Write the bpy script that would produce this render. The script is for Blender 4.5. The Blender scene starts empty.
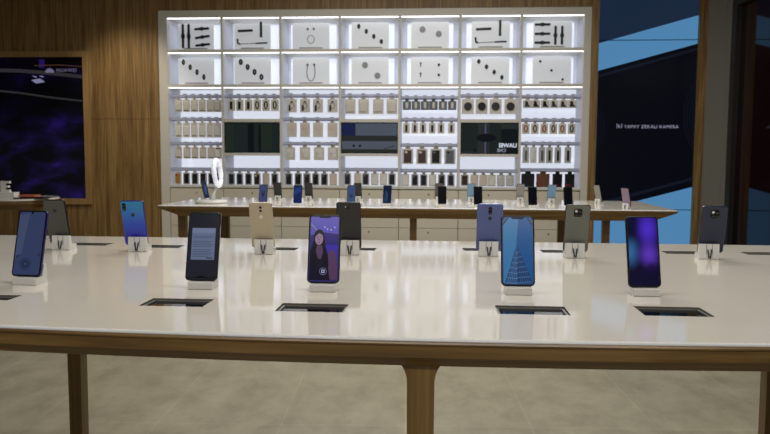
import bpy, bmesh, math, random
from mathutils import Vector, Matrix
random.seed(7)
S = bpy.context.scene
COL = S.collection
R = math.radians
PI = math.pi

# ------------------------------------------------------------------ camera
F, PITCH, ROLL, YAW, HC = 747.2, .0829, .0051, -.0731, 1.21
cy_, sy_ = math.cos(YAW), math.sin(YAW)
X0 = Vector((cy_, -sy_, 0)); Y0 = Vector((sy_, cy_, 0)); Z0 = Vector((0, 0, 1))
FW = Y0 * math.cos(PITCH) - Z0 * math.sin(PITCH)
DN = -(Y0 * math.sin(PITCH) + Z0 * math.cos(PITCH))
RT = X0 * math.cos(ROLL) - DN * math.sin(ROLL)
DN2 = X0 * math.sin(ROLL) + DN * math.cos(ROLL)
CAMP = Vector((0, 0, HC))
cam = bpy.data.objects.new('camera', bpy.data.cameras.new('camera'))
COL.objects.link(cam)
M = Matrix.Identity(4)
for i in range(3):
    M[i][0] = RT[i]; M[i][1] = -DN2[i]; M[i][2] = -FW[i]; M[i][3] = CAMP[i]
cam.matrix_world = M
cam.data.sensor_width = 36; cam.data.lens = F / 770 * 36
cam.data.clip_start = .05
cam.data.dof.use_dof = True; cam.data.dof.focus_distance = 1.75; cam.data.dof.aperture_fstop = 11
S.camera = cam

def ray(px, py):
    return FW + RT * ((px - 385) / F) + DN2 * ((py - 217) / F)
def at(px, py, y):
    d = ray(px, py); return CAMP + d * (y / d.y)
def atz(px, py, z):
    d = ray(px, py); return CAMP + d * ((z - HC) / d.z)
def wx(px, y, py=200):
    return at(px, py, y).x

# ------------------------------------------------------------------ view, world, lights
S.view_settings.view_transform = 'Standard'; S.view_settings.look = 'None'
S.view_settings.gamma = 1; S.view_settings.use_curve_mapping = False
S.view_settings.exposure = 0.0
W = bpy.data.worlds.new('world'); S.world = W; W.use_nodes = True
W.node_tree.nodes['Background'].inputs[0].default_value = (.9, .92, 1, 1)
W.node_tree.nodes['Background'].inputs[1].default_value = .22

def area(name, loc, sx, sy, power, col=(1, .965, .90), rot=(0, 0, 0), spread=180):
    l = bpy.data.lights.new(name, 'AREA'); l.shape = 'RECTANGLE'; l.size = sx; l.size_y = sy
    l.energy = power; l.color = col; l.spread = R(spread)
    o = bpy.data.objects.new(name, l); COL.objects.link(o); o.location = loc; o.rotation_euler = rot
    return o
area('ceiling_lamp_front', (.1, 1.9, 3.3), 2.2, .5, 40)
area('ceiling_lamp_middle', (-.1, 3.9, 3.3), 3.0, .4, 38)
area('ceiling_lamp_back', (-.3, 5.9, 3.3), 3.4, .3, 84)
area('rear_fill_lamp', (0, -2.8, 3.3), 3.4, .6, 120)  # unseen fill lamp behind the camera, placed to brighten vertical faces
def spot(name, loc, tgt, power, size=50, blend=.8, col=(1, .9, .74)):
    l = bpy.data.lights.new(name, 'SPOT'); l.energy = power; l.spot_size = R(size); l.spot_blend = blend
    l.color = col; l.shadow_soft_size = .08
    o = bpy.data.objects.new(name, l); COL.objects.link(o); o.location = loc
    o.rotation_euler = (Vector(tgt) - Vector(loc)).to_track_quat('-Z', 'Y').to_euler(); return o
spot('wall_spot_lamp', (-3.35, 6.9, 3.2), (-3.5, 8.25, 1.6), 80, 56)

# ------------------------------------------------------------------ materials
MATS = {}
def srgb(c):
    return tuple(((v / 255) / 12.92 if v / 255 <= .04045 else ((v / 255 + .055) / 1.055) ** 2.4) for v in c) + (1,)
def mat(name, col, rough=.5, metal=0, emit=None, es=0, spec=.5, noise=0, coat=0, alpha=1, trans=0, scale=60):
    if name in MATS: return MATS[name]
    m = bpy.data.materials.new(name); m.use_nodes = True; nt = m.node_tree
    b = nt.nodes['Principled BSDF']
    b.inputs['Base Color'].default_value = srgb(col); b.inputs['Roughness'].default_value = rough
    b.inputs['Metallic'].default_value = metal; b.inputs['Specular IOR Level'].default_value = spec
    if coat: b.inputs['Coat Weight'].default_value = coat; b.inputs['Coat Roughness'].default_value = .03
    if emit is not None:
        b.inputs['Emission Color'].default_value = srgb(emit); b.inputs['Emission Strength'].default_value = es
    if alpha < 1: b.inputs['Alpha'].default_value = alpha
    if trans: b.inputs['Transmission Weight'].default_value = trans
    if noise:
        tc = nt.nodes.new('ShaderNodeTexCoord'); n = nt.nodes.new('ShaderNodeTexNoise')
        n.inputs['Scale'].default_value = scale; nt.links.new(tc.outputs['Object'], n.inputs['Vector'])
        mr = nt.nodes.new('ShaderNodeMapRange'); mr.inputs[3].default_value = 1 - noise; mr.inputs[4].default_value = 1 + noise
        nt.links.new(n.outputs['Fac'], mr.inputs[0])
        mx = nt.nodes.new('ShaderNodeMix'); mx.data_type = 'RGBA'; mx.blend_type = 'MULTIPLY'; mx.inputs[0].default_value = 1
        mx.inputs[6].default_value = srgb(col); nt.links.new(mr.outputs[0], mx.inputs[7])
        nt.links.new(mx.outputs[2], b.inputs['Base Color'])
    MATS[name] = m; return m
def scr(name, col, es=1.0, rough=.15):           # lit screen pixels and painted screen reflections
    return mat(name, (4, 4, 5), rough, emit=col, es=es, spec=.1)

def wood(name, c1, c2, c3, axis='Z', rough=.45, scale=1.0, fine=60):
    m = bpy.data.materials.new(name); m.use_nodes = True; nt = m.node_tree; b = nt.nodes['Principled BSDF']
    tc = nt.nodes.new('ShaderNodeTexCoord'); mp = nt.nodes.new('ShaderNodeMapping')
    s = {'Z': (1, 1, .03), 'X': (.03, 1, 1), 'Y': (1, .03, 1)}[axis]
    mp.inputs['Scale'].default_value = [v * scale for v in s]
    nt.links.new(tc.outputs['Object'], mp.inputs['Vector'])
    n = nt.nodes.new('ShaderNodeTexNoise'); n.inputs['Scale'].default_value = fine; n.inputs['Detail'].default_value = 3
    n.inputs['Roughness'].default_value = .6
    n2 = nt.nodes.new('ShaderNodeTexNoise'); n2.inputs['Scale'].default_value = fine / 6; n2.inputs['Detail'].default_value = 2
    nt.links.new(mp.outputs[0], n.inputs['Vector']); nt.links.new(mp.outputs[0], n2.inputs['Vector'])
    ad = nt.nodes.new('ShaderNodeMath'); ad.operation = 'MULTIPLY_ADD'; ad.inputs[1].default_value = .65
    nt.links.new(n.outputs['Fac'], ad.inputs[0])
    a2 = nt.nodes.new('ShaderNodeMath'); a2.operation = 'MULTIPLY'; a2.inputs[1].default_value = .35
    nt.links.new(n2.outputs['Fac'], a2.inputs[0]); nt.links.new(a2.outputs[0], ad.inputs[2])
    cr = nt.nodes.new('ShaderNodeValToRGB'); e = cr.color_ramp.elements
    e[0].position = .36; e[0].color = srgb(c1); e[1].position = .64; e[1].color = srgb(c3)
    k = cr.color_ramp.elements.new(.5); k.color = srgb(c2)
    nt.links.new(ad.outputs[0], cr.inputs[0]); nt.links.new(cr.outputs[0], b.inputs['Base Color'])
    b.inputs['Roughness'].default_value = rough
    MATS[name] = m; return m

WALLWOOD = wood('wall_wood', (98, 72, 38), (132, 102, 58), (160, 130, 80), 'Z', .5, fine=80)
FRAMEWOOD = wood('frame_wood', (142, 112, 68), (158, 126, 80), (170, 138, 90), 'Z', .5)
TABLEWOOD = wood('table_wood', (96, 70, 32), (118, 89, 44), (140, 110, 60), 'X', .4, fine=70)
LEGWOOD = wood('leg_wood', (104, 78, 38), (124, 96, 50), (142, 112, 62), 'Z', .4, fine=80)
TOP = mat('white_lacquer', (221, 215, 204), .06, spec=.42)
LIP = mat('white_lip', (248, 248, 250), .2)  # lip colour, whiter than the table top
SHELF = mat('shelf_laminate', (206, 201, 189), .4, noise=.03)
CAB = mat('cabinet_laminate', (208, 200, 182), .38, noise=.03)
GAP = mat('gap_shadow_board', (128, 122, 106), .8)
INNER = mat('shelf_inner_white', (206, 208, 214), .45)
LED = mat('led_strip', (255, 255, 255), .5, emit=(246, 248, 255), es=1.9)
LIGHTBOX = mat('light_box_panel', (210, 212, 218), .5, emit=(228, 233, 248), es=.70)
LIGHTBOX_DIM = mat('white_back_panel', (214, 216, 222), .4, emit=(226, 232, 248), es=.18)
ACRYL = mat('frosted_panel', (206, 208, 210), .2, emit=(226, 230, 240), es=.3)
BLOCK = mat('light_block', (215, 217, 222), .4, emit=(228, 234, 250), es=.7)
RAIL = mat('rail_metal', (160, 162, 186), .35, .3)
TICKET = mat('ticket_holder', (176, 180, 200), .3)
BLACK = mat('black_plastic', (9, 9, 11), .35, spec=.25)
DKRUB = mat('dark_rubber', (28, 28, 30), .5)
GREYM = mat('grey_metal', (128, 128, 130), .35, .5)
WHITEP = mat('white_plastic', (226, 224, 220), .25)
CHROME = mat('polished_plastic', (205, 205, 206), .12, .25)
GLASSB = mat('black_glass', (8, 8, 10), .05, spec=.6)
PILAST = mat('grey_paint', (128, 125, 116), .5, noise=.02)

# ------------------------------------------------------------------ mesh builder
class MB:
    def __init__(s): s.v = []; s.f = []; s.mi = []; s.sm = []
    def add(s, vs, fs, mi=0, smooth=False, mx=None):
        b = len(s.v)
        for v in vs:
            v = Vector(v)
            if mx is not None: v = mx @ v
            s.v.append(tuple(v))
        for f in fs: s.f.append([b + i for i in f]); s.mi.append(mi); s.sm.append(smooth)
        return s
    def box(s, x0, x1, y0, y1, z0, z1, mi=0, mx=None, bev=0):
        if bev:
            return s.bevbox(x0, x1, y0, y1, z0, z1, bev, mi, mx)
        vs = [(x, y, z) for z in (z0, z1) for y in (y0, y1) for x in (x0, x1)]
        return s.add(vs, [(0, 2, 3, 1), (4, 5, 7, 6), (0, 1, 5, 4), (2, 6, 7, 3), (0, 4, 6, 2), (1, 3, 7, 5)], mi, mx=mx)
    def bevbox(s, x0, x1, y0, y1, z0, z1, b, mi=0, mx=None):
        bm = bmesh.new(); bmesh.ops.create_cube(bm, size=1)
        for v in bm.verts:
            v.co = Vector(((x0 + x1) / 2 + v.co.x * (x1 - x0), (y0 + y1) / 2 + v.co.y * (y1 - y0), (z0 + z1) / 2 + v.co.z * (z1 - z0)))
        bmesh.ops.bevel(bm, geom=bm.edges[:], offset=b, segments=2, profile=.6, affect='EDGES')
        bm.verts.index_update()
        s.add([v.co.copy() for v in bm.verts], [[v.index for v in f.verts] for f in bm.faces], mi, mx=mx); bm.free(); return s
    def prism(s, pts, d0, d1, axis='Y', mi=0, mx=None, smooth=False):
        # pts 2D outline, CCW; axis = extrusion axis
        n = len(pts)
        def P(p, d):
            return {'Y': (p[0], d, p[1]), 'X': (d, p[0], p[1]), 'Z': (p[0], p[1], d)}[axis]
        vs = [P(p, d0) for p in pts] + [P(p, d1) for p in pts]
        s.add(vs, [list(range(n)), list(range(2 * n - 1, n - 1, -1))], mi, mx=mx)
        s.add(vs, [[i, i + n, (i + 1) % n + n, (i + 1) % n] for i in range(n)], mi, smooth, mx=mx); return s
    def disc(s, c, r, y, mi=0, n=20, rz=None, mx=None):   # flat polygon facing -y
        rz = rz or r
        return s.add([(c[0] + r * math.cos(2 * PI * i / n), y, c[1] + rz * math.sin(2 * PI * i / n)) for i in range(n)], [list(range(n))], mi, mx=mx)
    def poly(s, pts, y, mi=0, mx=None):
        return s.add([(p[0], y, p[1]) for p in pts], [list(range(len(pts)))], mi, mx=mx)
    def tube(s, path, r, n=8, mi=0, mx=None, closed=False):
        path = [Vector(p) for p in path]; rings = []; L = len(path)
        for i, p in enumerate(path):
            if closed: t = (path[(i + 1) % L] - path[i - 1])
            else: t = (path[min(i + 1, L - 1)] - path[max(i - 1, 0)])
            t.normalize()
            up = Vector((0, 0, 1)) if abs(t.z) < .9 else Vector((0, 1, 0))
            a = t.cross(up).normalized(); b = t.cross(a)
            rr = r[i] if isinstance(r, (list, tuple)) else r
            rings.append([p + (a * math.cos(2 * PI * k / n) + b * math.sin(2 * PI * k / n)) * rr for k in range(n)])
        vs = [v for rg in rings for v in rg]; fs = []
        m = L if closed else L - 1
        for i in range(m):
            j = (i + 1) % L
            for k in range(n): fs.append([i * n + k, i * n + (k + 1) % n, j * n + (k + 1) % n, j * n + k])
        if not closed: fs.append(list(range(n - 1, -1, -1))); fs.append([(L - 1) * n + k for k in range(n)])
        return s.add(vs, fs, mi, True, mx=mx)
    def lathe(s, prof, c=(0, 0, 0), n=28, mi=0, mx=None):
        vs = [(c[0] + r * math.cos(2 * PI * k / n), c[1] + r * math.sin(2 * PI * k / n), c[2] + z) for r, z in prof for k in range(n)]
        fs = [[i * n + k, i * n + (k + 1) % n, (i + 1) * n + (k + 1) % n, (i + 1) * n + k] for i in range(len(prof) - 1) for k in range(n)]
        return s.add(vs, fs, mi, True, mx=mx)
    def build(s, name, mats, parent=None, recalc=True):
        me = bpy.data.meshes.new(name); me.from_pydata(s.v, [], s.f)
        if not isinstance(mats, (list, tuple)): mats = [mats]
        for m in mats: me.materials.append(m)
        for p, mi, sm in zip(me.polygons, s.mi, s.sm): p.material_index = mi; p.use_smooth = sm
        if recalc:
            bm = bmesh.new(); bm.from_mesh(me); bmesh.ops.recalc_face_normals(bm, faces=bm.faces[:]); bm.to_mesh(me); bm.free()
        o = bpy.data.objects.new(name, me); COL.objects.link(o)
        if parent: o.parent = parent
        return o

def tag(o, label, cat, group=None):
    o['label'] = label; o['category'] = cat
    if group: o['group'] = group
    return o
def thing(name, label, cat, loc=(0, 0, 0), rz=0, group=None):
    o = bpy.data.objects.new(name, None); COL.objects.link(o); o.location = loc; o.rotation_euler = (0, 0, rz)
    o.empty_display_size = .05
    return tag(o, label, cat, group)
def struct(o): o['kind'] = 'structure'; return o
def rrect(w, h, r, n=6, cx=0, cz=0):
    pts = []
    for (sx, sz, a0) in ((1, 1, 0), (-1, 1, 90), (-1, -1, 180), (1, -1, 270)):
        for i in range(n + 1):
            a = R(a0 + 90 * i / n); pts.append((cx + sx * (w / 2 - r) + r * math.cos(a), cz + sz * (h / 2 - r) + r * math.sin(a)))
    return pts
def text_mesh(body, size, name, m, parent=None, mirror=False, bold=0, extrude=0, spacing=1):
    cu = bpy.data.curves.new(name, 'FONT'); cu.body = body; cu.size = size; cu.align_x = 'CENTER'; cu.align_y = 'CENTER'
    cu.extrude = extrude; cu.offset = bold; cu.space_character = spacing
    t = bpy.data.objects.new(name, cu); COL.objects.link(t)
    dg = bpy.context.evaluated_depsgraph_get(); dg.update()
    me = bpy.data.meshes.new_from_object(t.evaluated_get(dg)); bpy.data.objects.remove(t)
    me.name = name
    rot = Matrix.Rotation(R(90), 4, 'X')
    if mirror: rot = rot @ Matrix.Scale(-1, 4, (1, 0, 0))
    me.transform(rot); me.materials.clear(); me.materials.append(m)
    o = bpy.data.objects.new(name, me); COL.objects.link(o)
    if parent: o.parent = parent
    return o
ORD = ['first', 'second', 'third', 'fourth', 'fifth', 'sixth', 'seventh', 'eighth', 'ninth', 'tenth']

# ------------------------------------------------------------------ room shell
YW = 8.246                                           # face of the back wall
ZC = 3.4
XL_, XR_ = -3.139, 1.592
ZTOP = 2.79
dispL, dispR = wx(594.2, YW), wx(696, YW, 100)
stripR = wx(704, YW, 100)
XSIDE = wx(721, YW, 100)

def floor_mat():
    m = bpy.data.materials.new('floor_tiles'); m.use_nodes = True; nt = m.node_tree; b = nt.nodes['Principled BSDF']
    N = nt.nodes.new; L = nt.links.new
    tc = N('ShaderNodeTexCoord'); mp = N('ShaderNodeMapping'); mp.inputs['Rotation'].default_value = (0, 0, R(-3))
    mp.inputs['Location'].default_value = (-.03, .1, 0)
    L(tc.outputs['Object'], mp.inputs['Vector'])
    br = N('ShaderNodeTexBrick'); br.offset = 0; br.inputs['Scale'].default_value = 1
    br.inputs['Brick Width'].default_value = .56; br.inputs['Row Height'].default_value = 1.12
    br.inputs['Mortar Size'].default_value = .003; br.inputs['Mortar Smooth'].default_value = .3
    br.inputs['Color1'].default_value = (1, 1, 1, 1); br.inputs['Color2'].default_value = (.92, .92, .92, 1)
    br.inputs['Mortar'].default_value = (1.16, 1.16, 1.14, 1)
    L(mp.outputs[0], br.inputs['Vector'])
    n = N('ShaderNodeTexNoise'); n.inputs['Scale'].default_value = 3.2; n.inputs['Detail'].default_value = 9; n.inputs['Roughness'].default_value = .7
    mp2 = N('ShaderNodeMapping'); mp2.inputs['Scale'].default_value = (1.5, .9, 1); L(tc.outputs['Object'], mp2.inputs['Vector']); L(mp2.outputs[0], n.inputs['Vector'])
    cr = N('ShaderNodeValToRGB'); e = cr.color_ramp.elements
    e[0].position = .3; e[0].color = srgb((140, 133, 112)); e[1].position = .72; e[1].color = srgb((176, 169, 146)); L(n.outputs['Fac'], cr.inputs[0])
    mx = N('ShaderNodeMix'); mx.data_type = 'RGBA'; mx.blend_type = 'MULTIPLY'; mx.inputs[0].default_value = 1
    L(cr.outputs[0], mx.inputs[6]); L(br.outputs['Color'], mx.inputs[7]); L(mx.outputs[2], b.inputs['Base Color'])
    b.inputs['Roughness'].default_value = .42; b.inputs['Specular IOR Level'].default_value = .35
    return m
fl = MB(); fl.box(-7, XSIDE + .12, -4, YW + .6, -.1, 0)
struct(fl.build('floor', floor_mat()))
cl = MB(); cl.box(-7, XSIDE + .12, -4, YW + .6, ZC, ZC + .1)
struct(cl.build('ceiling', mat('ceiling_paint', (70, 68, 64), .8)))
wl = MB(); wl.box(-7.12, -7, -4, YW + .6, 0, ZC)
struct(wl.build('wall_left', mat('dark_wall_paint', (60, 56, 50), .7)))

# back wall: wood cladding in panels around the shelf niche
seam = at(120, 119, YW).z
wb = MB()
DEP = .46
xs = [-7, -5.2, wx(88, YW), XL_ - .002]
def wpanel(x0, x1, z0, z1): wb.box(x0 + .0015, x1 - .0015, YW, YW + DEP, z0, z1)
lsx = wx(92, YW)
for a, b2 in ((-7.0, -5.4), (-5.4, -4.55), (-4.55, XL_ - .001)):
    wpanel(a, b2, 0, seam - .002); wpanel(a, b2, seam + .002, ZC)
wb.box(-7, XL_, YW + .01, YW + DEP, 0, ZC)            # cladding backing
for a, b2 in ((XL_, -1.9), (-1.9, -.6), (-.6, .7), (.7, XR_)): wpanel(a, b2, ZTOP + .004, ZC)
wb.box(XL_, XR_, YW + .01, YW + DEP, ZTOP + .004, ZC)
wb.box(XR_ + .002, dispL, YW - .01, YW + DEP, 0, ZC)
wb.box(dispR, stripR, YW - .03, YW + DEP, 0, ZC)
wb.box(-7, XSIDE, YW + DEP, YW + DEP + .1, 0, ZC)
struct(wb.build('wall_back', WALLWOOD))
pl = MB(); pl.box(stripR, XSIDE, YW - .06, YW + DEP, 0, ZC)
struct(pl.build('trim_1', PILAST))

# right wall: grey header and jamb with tall dark glass panels
XS2 = XSIDE
hz = at(723, 6, YW).z
wr = MB()
wr.box(XS2, XS2 + .12, 2.5, YW + .55, hz, ZC)
wr.box(XS2, XS2 + .12, 7.98, YW + .55, 0, hz)
wr.box(XS2, XS2 + .12, -4, 2.5, 0, ZC)
struct(wr.build('wall_right', PILAST))
wf = MB(); wf.box(XS2 - .02, XS2 + .10, 7.86, 7.98, 0, hz); wf.box(XS2 - .02, XS2 + .10, 2.5, 7.86, hz - .07, hz); wf.box(XS2 + .0, XS2 + .10, 6.6, 6.7, 0, hz - .07)
gl = MB(); gl.box(XS2 + .03, XS2 + .05, 2.5, 7.86, 0, hz - .07)
wfo = struct(wf.build('window_1', mat('dark_frame', (34, 32, 32), .4)))
go = gl.build('glass_pane', mat('dark_red_glass', (26, 9, 9), .06, spec=.2), wfo)

# ------------------------------------------------------------------ big video wall on the right
VW = thing('video_wall', 'tall video wall with blue slanted bands and a dark phone picture, right of the shelving', 'screen', ((dispL + dispR) / 2, YW, 0))
yv = YW + .004
def vp(px, py): p = at(px, py, yv); return (p.x, p.z)
SKY1 = scr('display_sky', (78, 130, 172), 1.0); SKY0 = scr('display_navy', (26, 40, 60), 1.0)
DBLK = scr('display_black', (7, 9, 16), 1.0); DEDGE = scr('display_edge', (18, 22, 34), 1.0); DSEAM = mat('panel_seam', (10, 20, 34), .5)
TXT = scr('display_text', (150, 150, 172), 1.0)
ox = VW.location.x
def vclip(pts, z0, z1):
    def clip(ps, f):
        out = []
        for i in range(len(ps)):
            a, b = ps[i], ps[(i + 1) % len(ps)]; fa, fb = f(a), f(b)
            if fa >= 0: out.append(a)
            if fa * fb < 0:
                t = fa / (fa - fb); out.append((a[0] + t * (b[0] - a[0]), a[1] + t * (b[1] - a[1])))
        return out
    for f in (lambda p: p[1] - z0, lambda p: z1 - p[1], lambda p: p[0] - dispL - .004, lambda p: dispR - .004 - p[0]):
        if pts: pts = clip(pts, f)
    return pts
zs1 = at(640, 40, yv).z; zs2 = at(640, 209.5, yv).z
layers = [
    ([vp(590, 300), vp(720, 300), vp(720, -60), vp(590, -60)], 0, 0),
    ([vp(590, -60), vp(720, -60), vp(720, 9.5), vp(700, 14.8), vp(597, 43.8), vp(590, 46)], 1, 1),
    ([vp(590, 73), vp(720, 37.5), vp(720, 180), vp(590, 213)], 2, 2),
    ([vp(590, 77), vp(720, 41.5), vp(720, 44), vp(590, 80)], 3, 3),
    ([vp(590, 204.5), vp(720, 170), vp(720, 173), vp(590, 208)], 3, 3),
]
for (z0, z1) in ((0.02, zs2), (zs2, zs1), (zs1, ZC)):
    p = MB(); p.box(dispL - ox + .001, dispR - ox - .001, .010, .045, z0 + .003, z1 - .003, 5)
    for pts, mi, lay in layers:
        c = vclip(pts, z0 + .004, z1 - .004)
        if len(c) > 2: p.poly([(a - ox, b) for a, b in c], yv + .004 - YW - lay * .001, mi)
    if z0 == zs2:      # faint curved camera rings at both sides
        for (cx, cz, r0) in ((586, 129, 9), (714, 115, 20)):
            c0 = vp(cx, cz)
            for k in range(4):
                rr = r0 * .011 + k * .03
                for j in range(9):
                    a0, a1 = [R((-50 if cx < 650 else 130) + q * 100 / 9) for q in (j, j + 1)]
                    q = [(c0[0] + ra * math.cos(t), c0[1] + ra * 1.5 * math.sin(t)) for ra, t in ((rr, a0), (rr + .007, a0), (rr + .007, a1), (rr, a1))]
                    q = vclip(q, z0, z1)
                    if len(q) > 2: p.poly([(a - ox, b) for a, b in q], -.0003 + .003, 3)
    p.build('screen_panel', [SKY1, SKY0, DBLK, DEDGE, TXT, BLACK], VW, recalc=False)
bk = MB(); bk.box(dispL - ox, dispR - ox, .05, DEP, 0, ZC); bk.build('backing', BLACK, VW)
t = text_mesh('IKI YAPAY ZEKALI KAMERA', .062, 'caption', TXT, VW, spacing=1.1)
c = at(647.5, 126.8, YW); t.location = (c.x - ox, .001, c.z); t.rotation_euler = (0, R(.1), 0)
wid = max(v.co.x for v in t.data.vertices) - min(v.co.x for v in t.data.vertices)
want = wx(678.5, YW) - wx(617, YW); t.scale = (want / wid,) * 3
def twid(b_):
    q_ = text_mesh(b_, .062, 'measure', TXT, spacing=1.1); xs_ = [v.co.x for v in q_.data.vertices]; bpy.data.objects.remove(q_); return max(xs_) - min(xs_)
x0_ = min(v.co.x for v in t.data.vertices); zt_ = max(v.co.z for v in t.data.vertices); wi = twid('I')
dm = MB()
for dx in (wi / 2, twid('IKI') - wi / 2): dm.poly([(x0_ + dx - .005, zt_ + .006), (x0_ + dx + .005, zt_ + .006), (x0_ + dx + .005, zt_ + .015), (x0_ + dx - .005, zt_ + .015)], -.0002, 0)
do_ = dm.build('dots', TXT, t, recalc=False)

# ------------------------------------------------------------------ dark wall screen at the left
def purple_mat():
    m = bpy.data.materials.new('purple_stage_picture'); m.use_nodes = True; nt = m.node_tree; b = nt.nodes['Principled BSDF']
    N = nt.nodes.new; L = nt.links.new
    b.inputs['Base Color'].default_value = (.004, .004, .005, 1); b.inputs['Roughness'].default_value = .12
    tc = N('ShaderNodeTexCoord'); mp = N('ShaderNodeMapping'); mp.inputs['Scale'].default_value = (1.3, 1, 2.6); L(tc.outputs['Object'], mp.inputs['Vector'])
    n = N('ShaderNodeTexNoise'); n.inputs['Scale'].default_value = 1.7; n.inputs['Detail'].default_value = 3; n.inputs['Distortion'].default_value = .2; L(mp.outputs[0], n.inputs['Vector'])
    cr = N('ShaderNodeValToRGB'); e = cr.color_ramp.elements
    e[0].position = .42; e[0].color = srgb((8, 7, 12)); e[1].position = .74; e[1].color = srgb((46, 28, 118)); k = cr.color_ramp.elements.new(.58); k.color = srgb((22, 15, 52))
    L(n.outputs['Fac'], cr.inputs[0])
    sx = N('ShaderNodeSeparateXYZ'); L(tc.outputs['Object'], sx.inputs[0])
    mr = N('ShaderNodeMapRange'); mr.inputs[1].default_value = .25; mr.inputs[2].default_value = -.35; mr.inputs[3].default_value = .1; mr.inputs[4].default_value = .8
    L(sx.outputs['Z'], mr.inputs[0])
    L(cr.outputs[0], b.inputs['Emission Color']); L(mr.outputs[0], b.inputs['Emission Strength'])
    return m
LS = thing('wall_screen', 'large dark wall screen in a wood frame glowing dim purple, at the left', 'screen', (0, YW, 0))
yl = YW - .012
tr = at(82.6, 57, yl); brr = at(86.0, 198.5, yl)
sz0, sz1, sxr = brr.z, tr.z, tr.x
sxl = sxr - 2.1
fw = wx(88.3, yl, 100) - wx(82.6, yl, 100)
fr = MB()
fr.box(sxr, sxr + fw, -.03, -.001, sz0 - fw, sz1 + fw, bev=.003); fr.box(sxl - fw, sxl, -.03, -.001, sz0 - fw, sz1 + fw, bev=.003)
fr.box(sxl, sxr, -.03, -.001, sz1, sz1 + fw); fr.box(sxl, sxr, -.03, -.001, sz0 - fw, sz0)
fr.build('frame', FRAMEWOOD, LS)
sc = MB(); sc.box(-1.05, 1.05, -.012, -.001, -(sz1 - sz0) / 2, (sz1 - sz0) / 2)
so = sc.build('screen', purple_mat(), LS); so.location = ((sxl + sxr) / 2, 0, (sz0 + sz1) / 2)
GB = scr('ring_reflection_grey', (44, 42, 45), 1); LB = scr('lamp_reflection_white', (120, 118, 150), 1); PB = scr('screen_purple', (34, 18, 80), 1); RB = scr('screen_brown', (60, 40, 32), 1)
def gpoly(pts, y, mi):
    g = MB(); g.poly(pts, y, 0); g.build(['light_ring_reflection', 'lamp_reflection', 'purple_glow', 'brown_band'][mi], [GB, LB, PB, RB][mi], LS, recalc=False)  # grey and white pieces are ceiling light reflections painted on the glass
def lp(px, py): p = at(px, py, YW - .014); return (p.x, p.z)
def band(pp, w, mi, y=-.0135):
    gpoly([lp(x_, y_ + w) for x_, y_ in pp] + [lp(x_, y_) for x_, y_ in reversed(pp)], y, mi)
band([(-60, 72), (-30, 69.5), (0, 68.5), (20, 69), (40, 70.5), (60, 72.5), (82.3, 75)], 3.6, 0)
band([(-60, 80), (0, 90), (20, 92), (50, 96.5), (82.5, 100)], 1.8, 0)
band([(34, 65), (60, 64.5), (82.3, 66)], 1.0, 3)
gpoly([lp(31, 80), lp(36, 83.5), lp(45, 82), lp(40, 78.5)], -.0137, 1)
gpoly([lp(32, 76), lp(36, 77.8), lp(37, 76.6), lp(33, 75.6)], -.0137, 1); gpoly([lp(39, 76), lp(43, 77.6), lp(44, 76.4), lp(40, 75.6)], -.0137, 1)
gpoly([lp(39, 59.5), lp(39, 68), lp(44.5, 68), lp(44.5, 59.5)], -.0133, 2)
logo = MB(); c0 = Vector((0, 0))
for k in range(8):
    a = R(20 + k * 20); tip = .055
    d = Vector((math.cos(a), math.sin(a))); nrm = Vector((-d.y, d.x))
    pts = [d * .008, d * .03 + nrm * .008, d * tip + nrm * .006, d * (tip + .004), d * tip - nrm * .006, d * .03 - nrm * .008]
    logo.poly([(p.x, p.y - .02) for p in pts], 0, 0)
lo = logo.build('emblem', scr('screen_logo', (104, 100, 128), 1), LS, recalc=False); p = at(50.3, 71.5, YW); lo.location = (p.x, -.0145, p.z)
t = text_mesh('HUAWEI', .07, 'lettering', MATS['screen_logo'], LS, spacing=1.15); p = at(67, 70.5, YW); t.location = (p.x, -.0145, p.z)
wid = max(v.co.x for v in t.data.vertices) - min(v.co.x for v in t.data.vertices); t.scale = ((wx(77, YW) - wx(57.5, YW)) / wid,) * 3

# ------------------------------------------------------------------ shelving unit
SH = thing('shelving_unit', 'wide built-in off-white shelving wall with lit compartments full of phone accessories', 'shelving', (0, YW, 0))
XD = [-2.424 + i * .6569 for i in range(6)]
XE = [XL_ + .098] + XD + [XR_ - .074]                  # compartment boundaries
def rz_(py, px=370): return at(px, py, YW).z
ZB = .835
zr = {'top': rz_(16.3), 'a1': rz_(48.7), 'a0': rz_(51.6), 'b1': rz_(84.2), 'b0': rz_(87.0), 'm1': rz_(119), 'm0': rz_(122.2), 'n1': rz_(153.6), 'n0': rz_(156.2), 'bot': ZB + .02}
SD = .40; TK = .012
def bx(name, m, *a, parent=SH, bev=0):
    b = MB(); b.box(*a, bev=bev); return b.build(name, m, parent)
bx('side_panel', SHELF, XL_, XE[0], -.012, SD + .02, 0, ZTOP); bx('side_panel', SHELF, XE[7], XR_, -.012, SD + .02, 0, ZTOP)
bx('top_panel', SHELF, XE[0], XE[7], -.012, SD + .02, zr['top'], ZTOP); bx('bottom_panel', SHELF, XE[0], XE[7], -.012, SD + .02, ZB, ZB + .02)
for x in XD: bx('divider', SHELF, x - TK, x + TK, -.008, SD, ZB + .02, zr['top'])
cols = [(XE[0] if i == 0 else XD[i - 1] + TK, XE[7] if i == 6 else XD[i] - TK) for i in range(7)]
SCREENCOL = (1, 3, 5)
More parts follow.
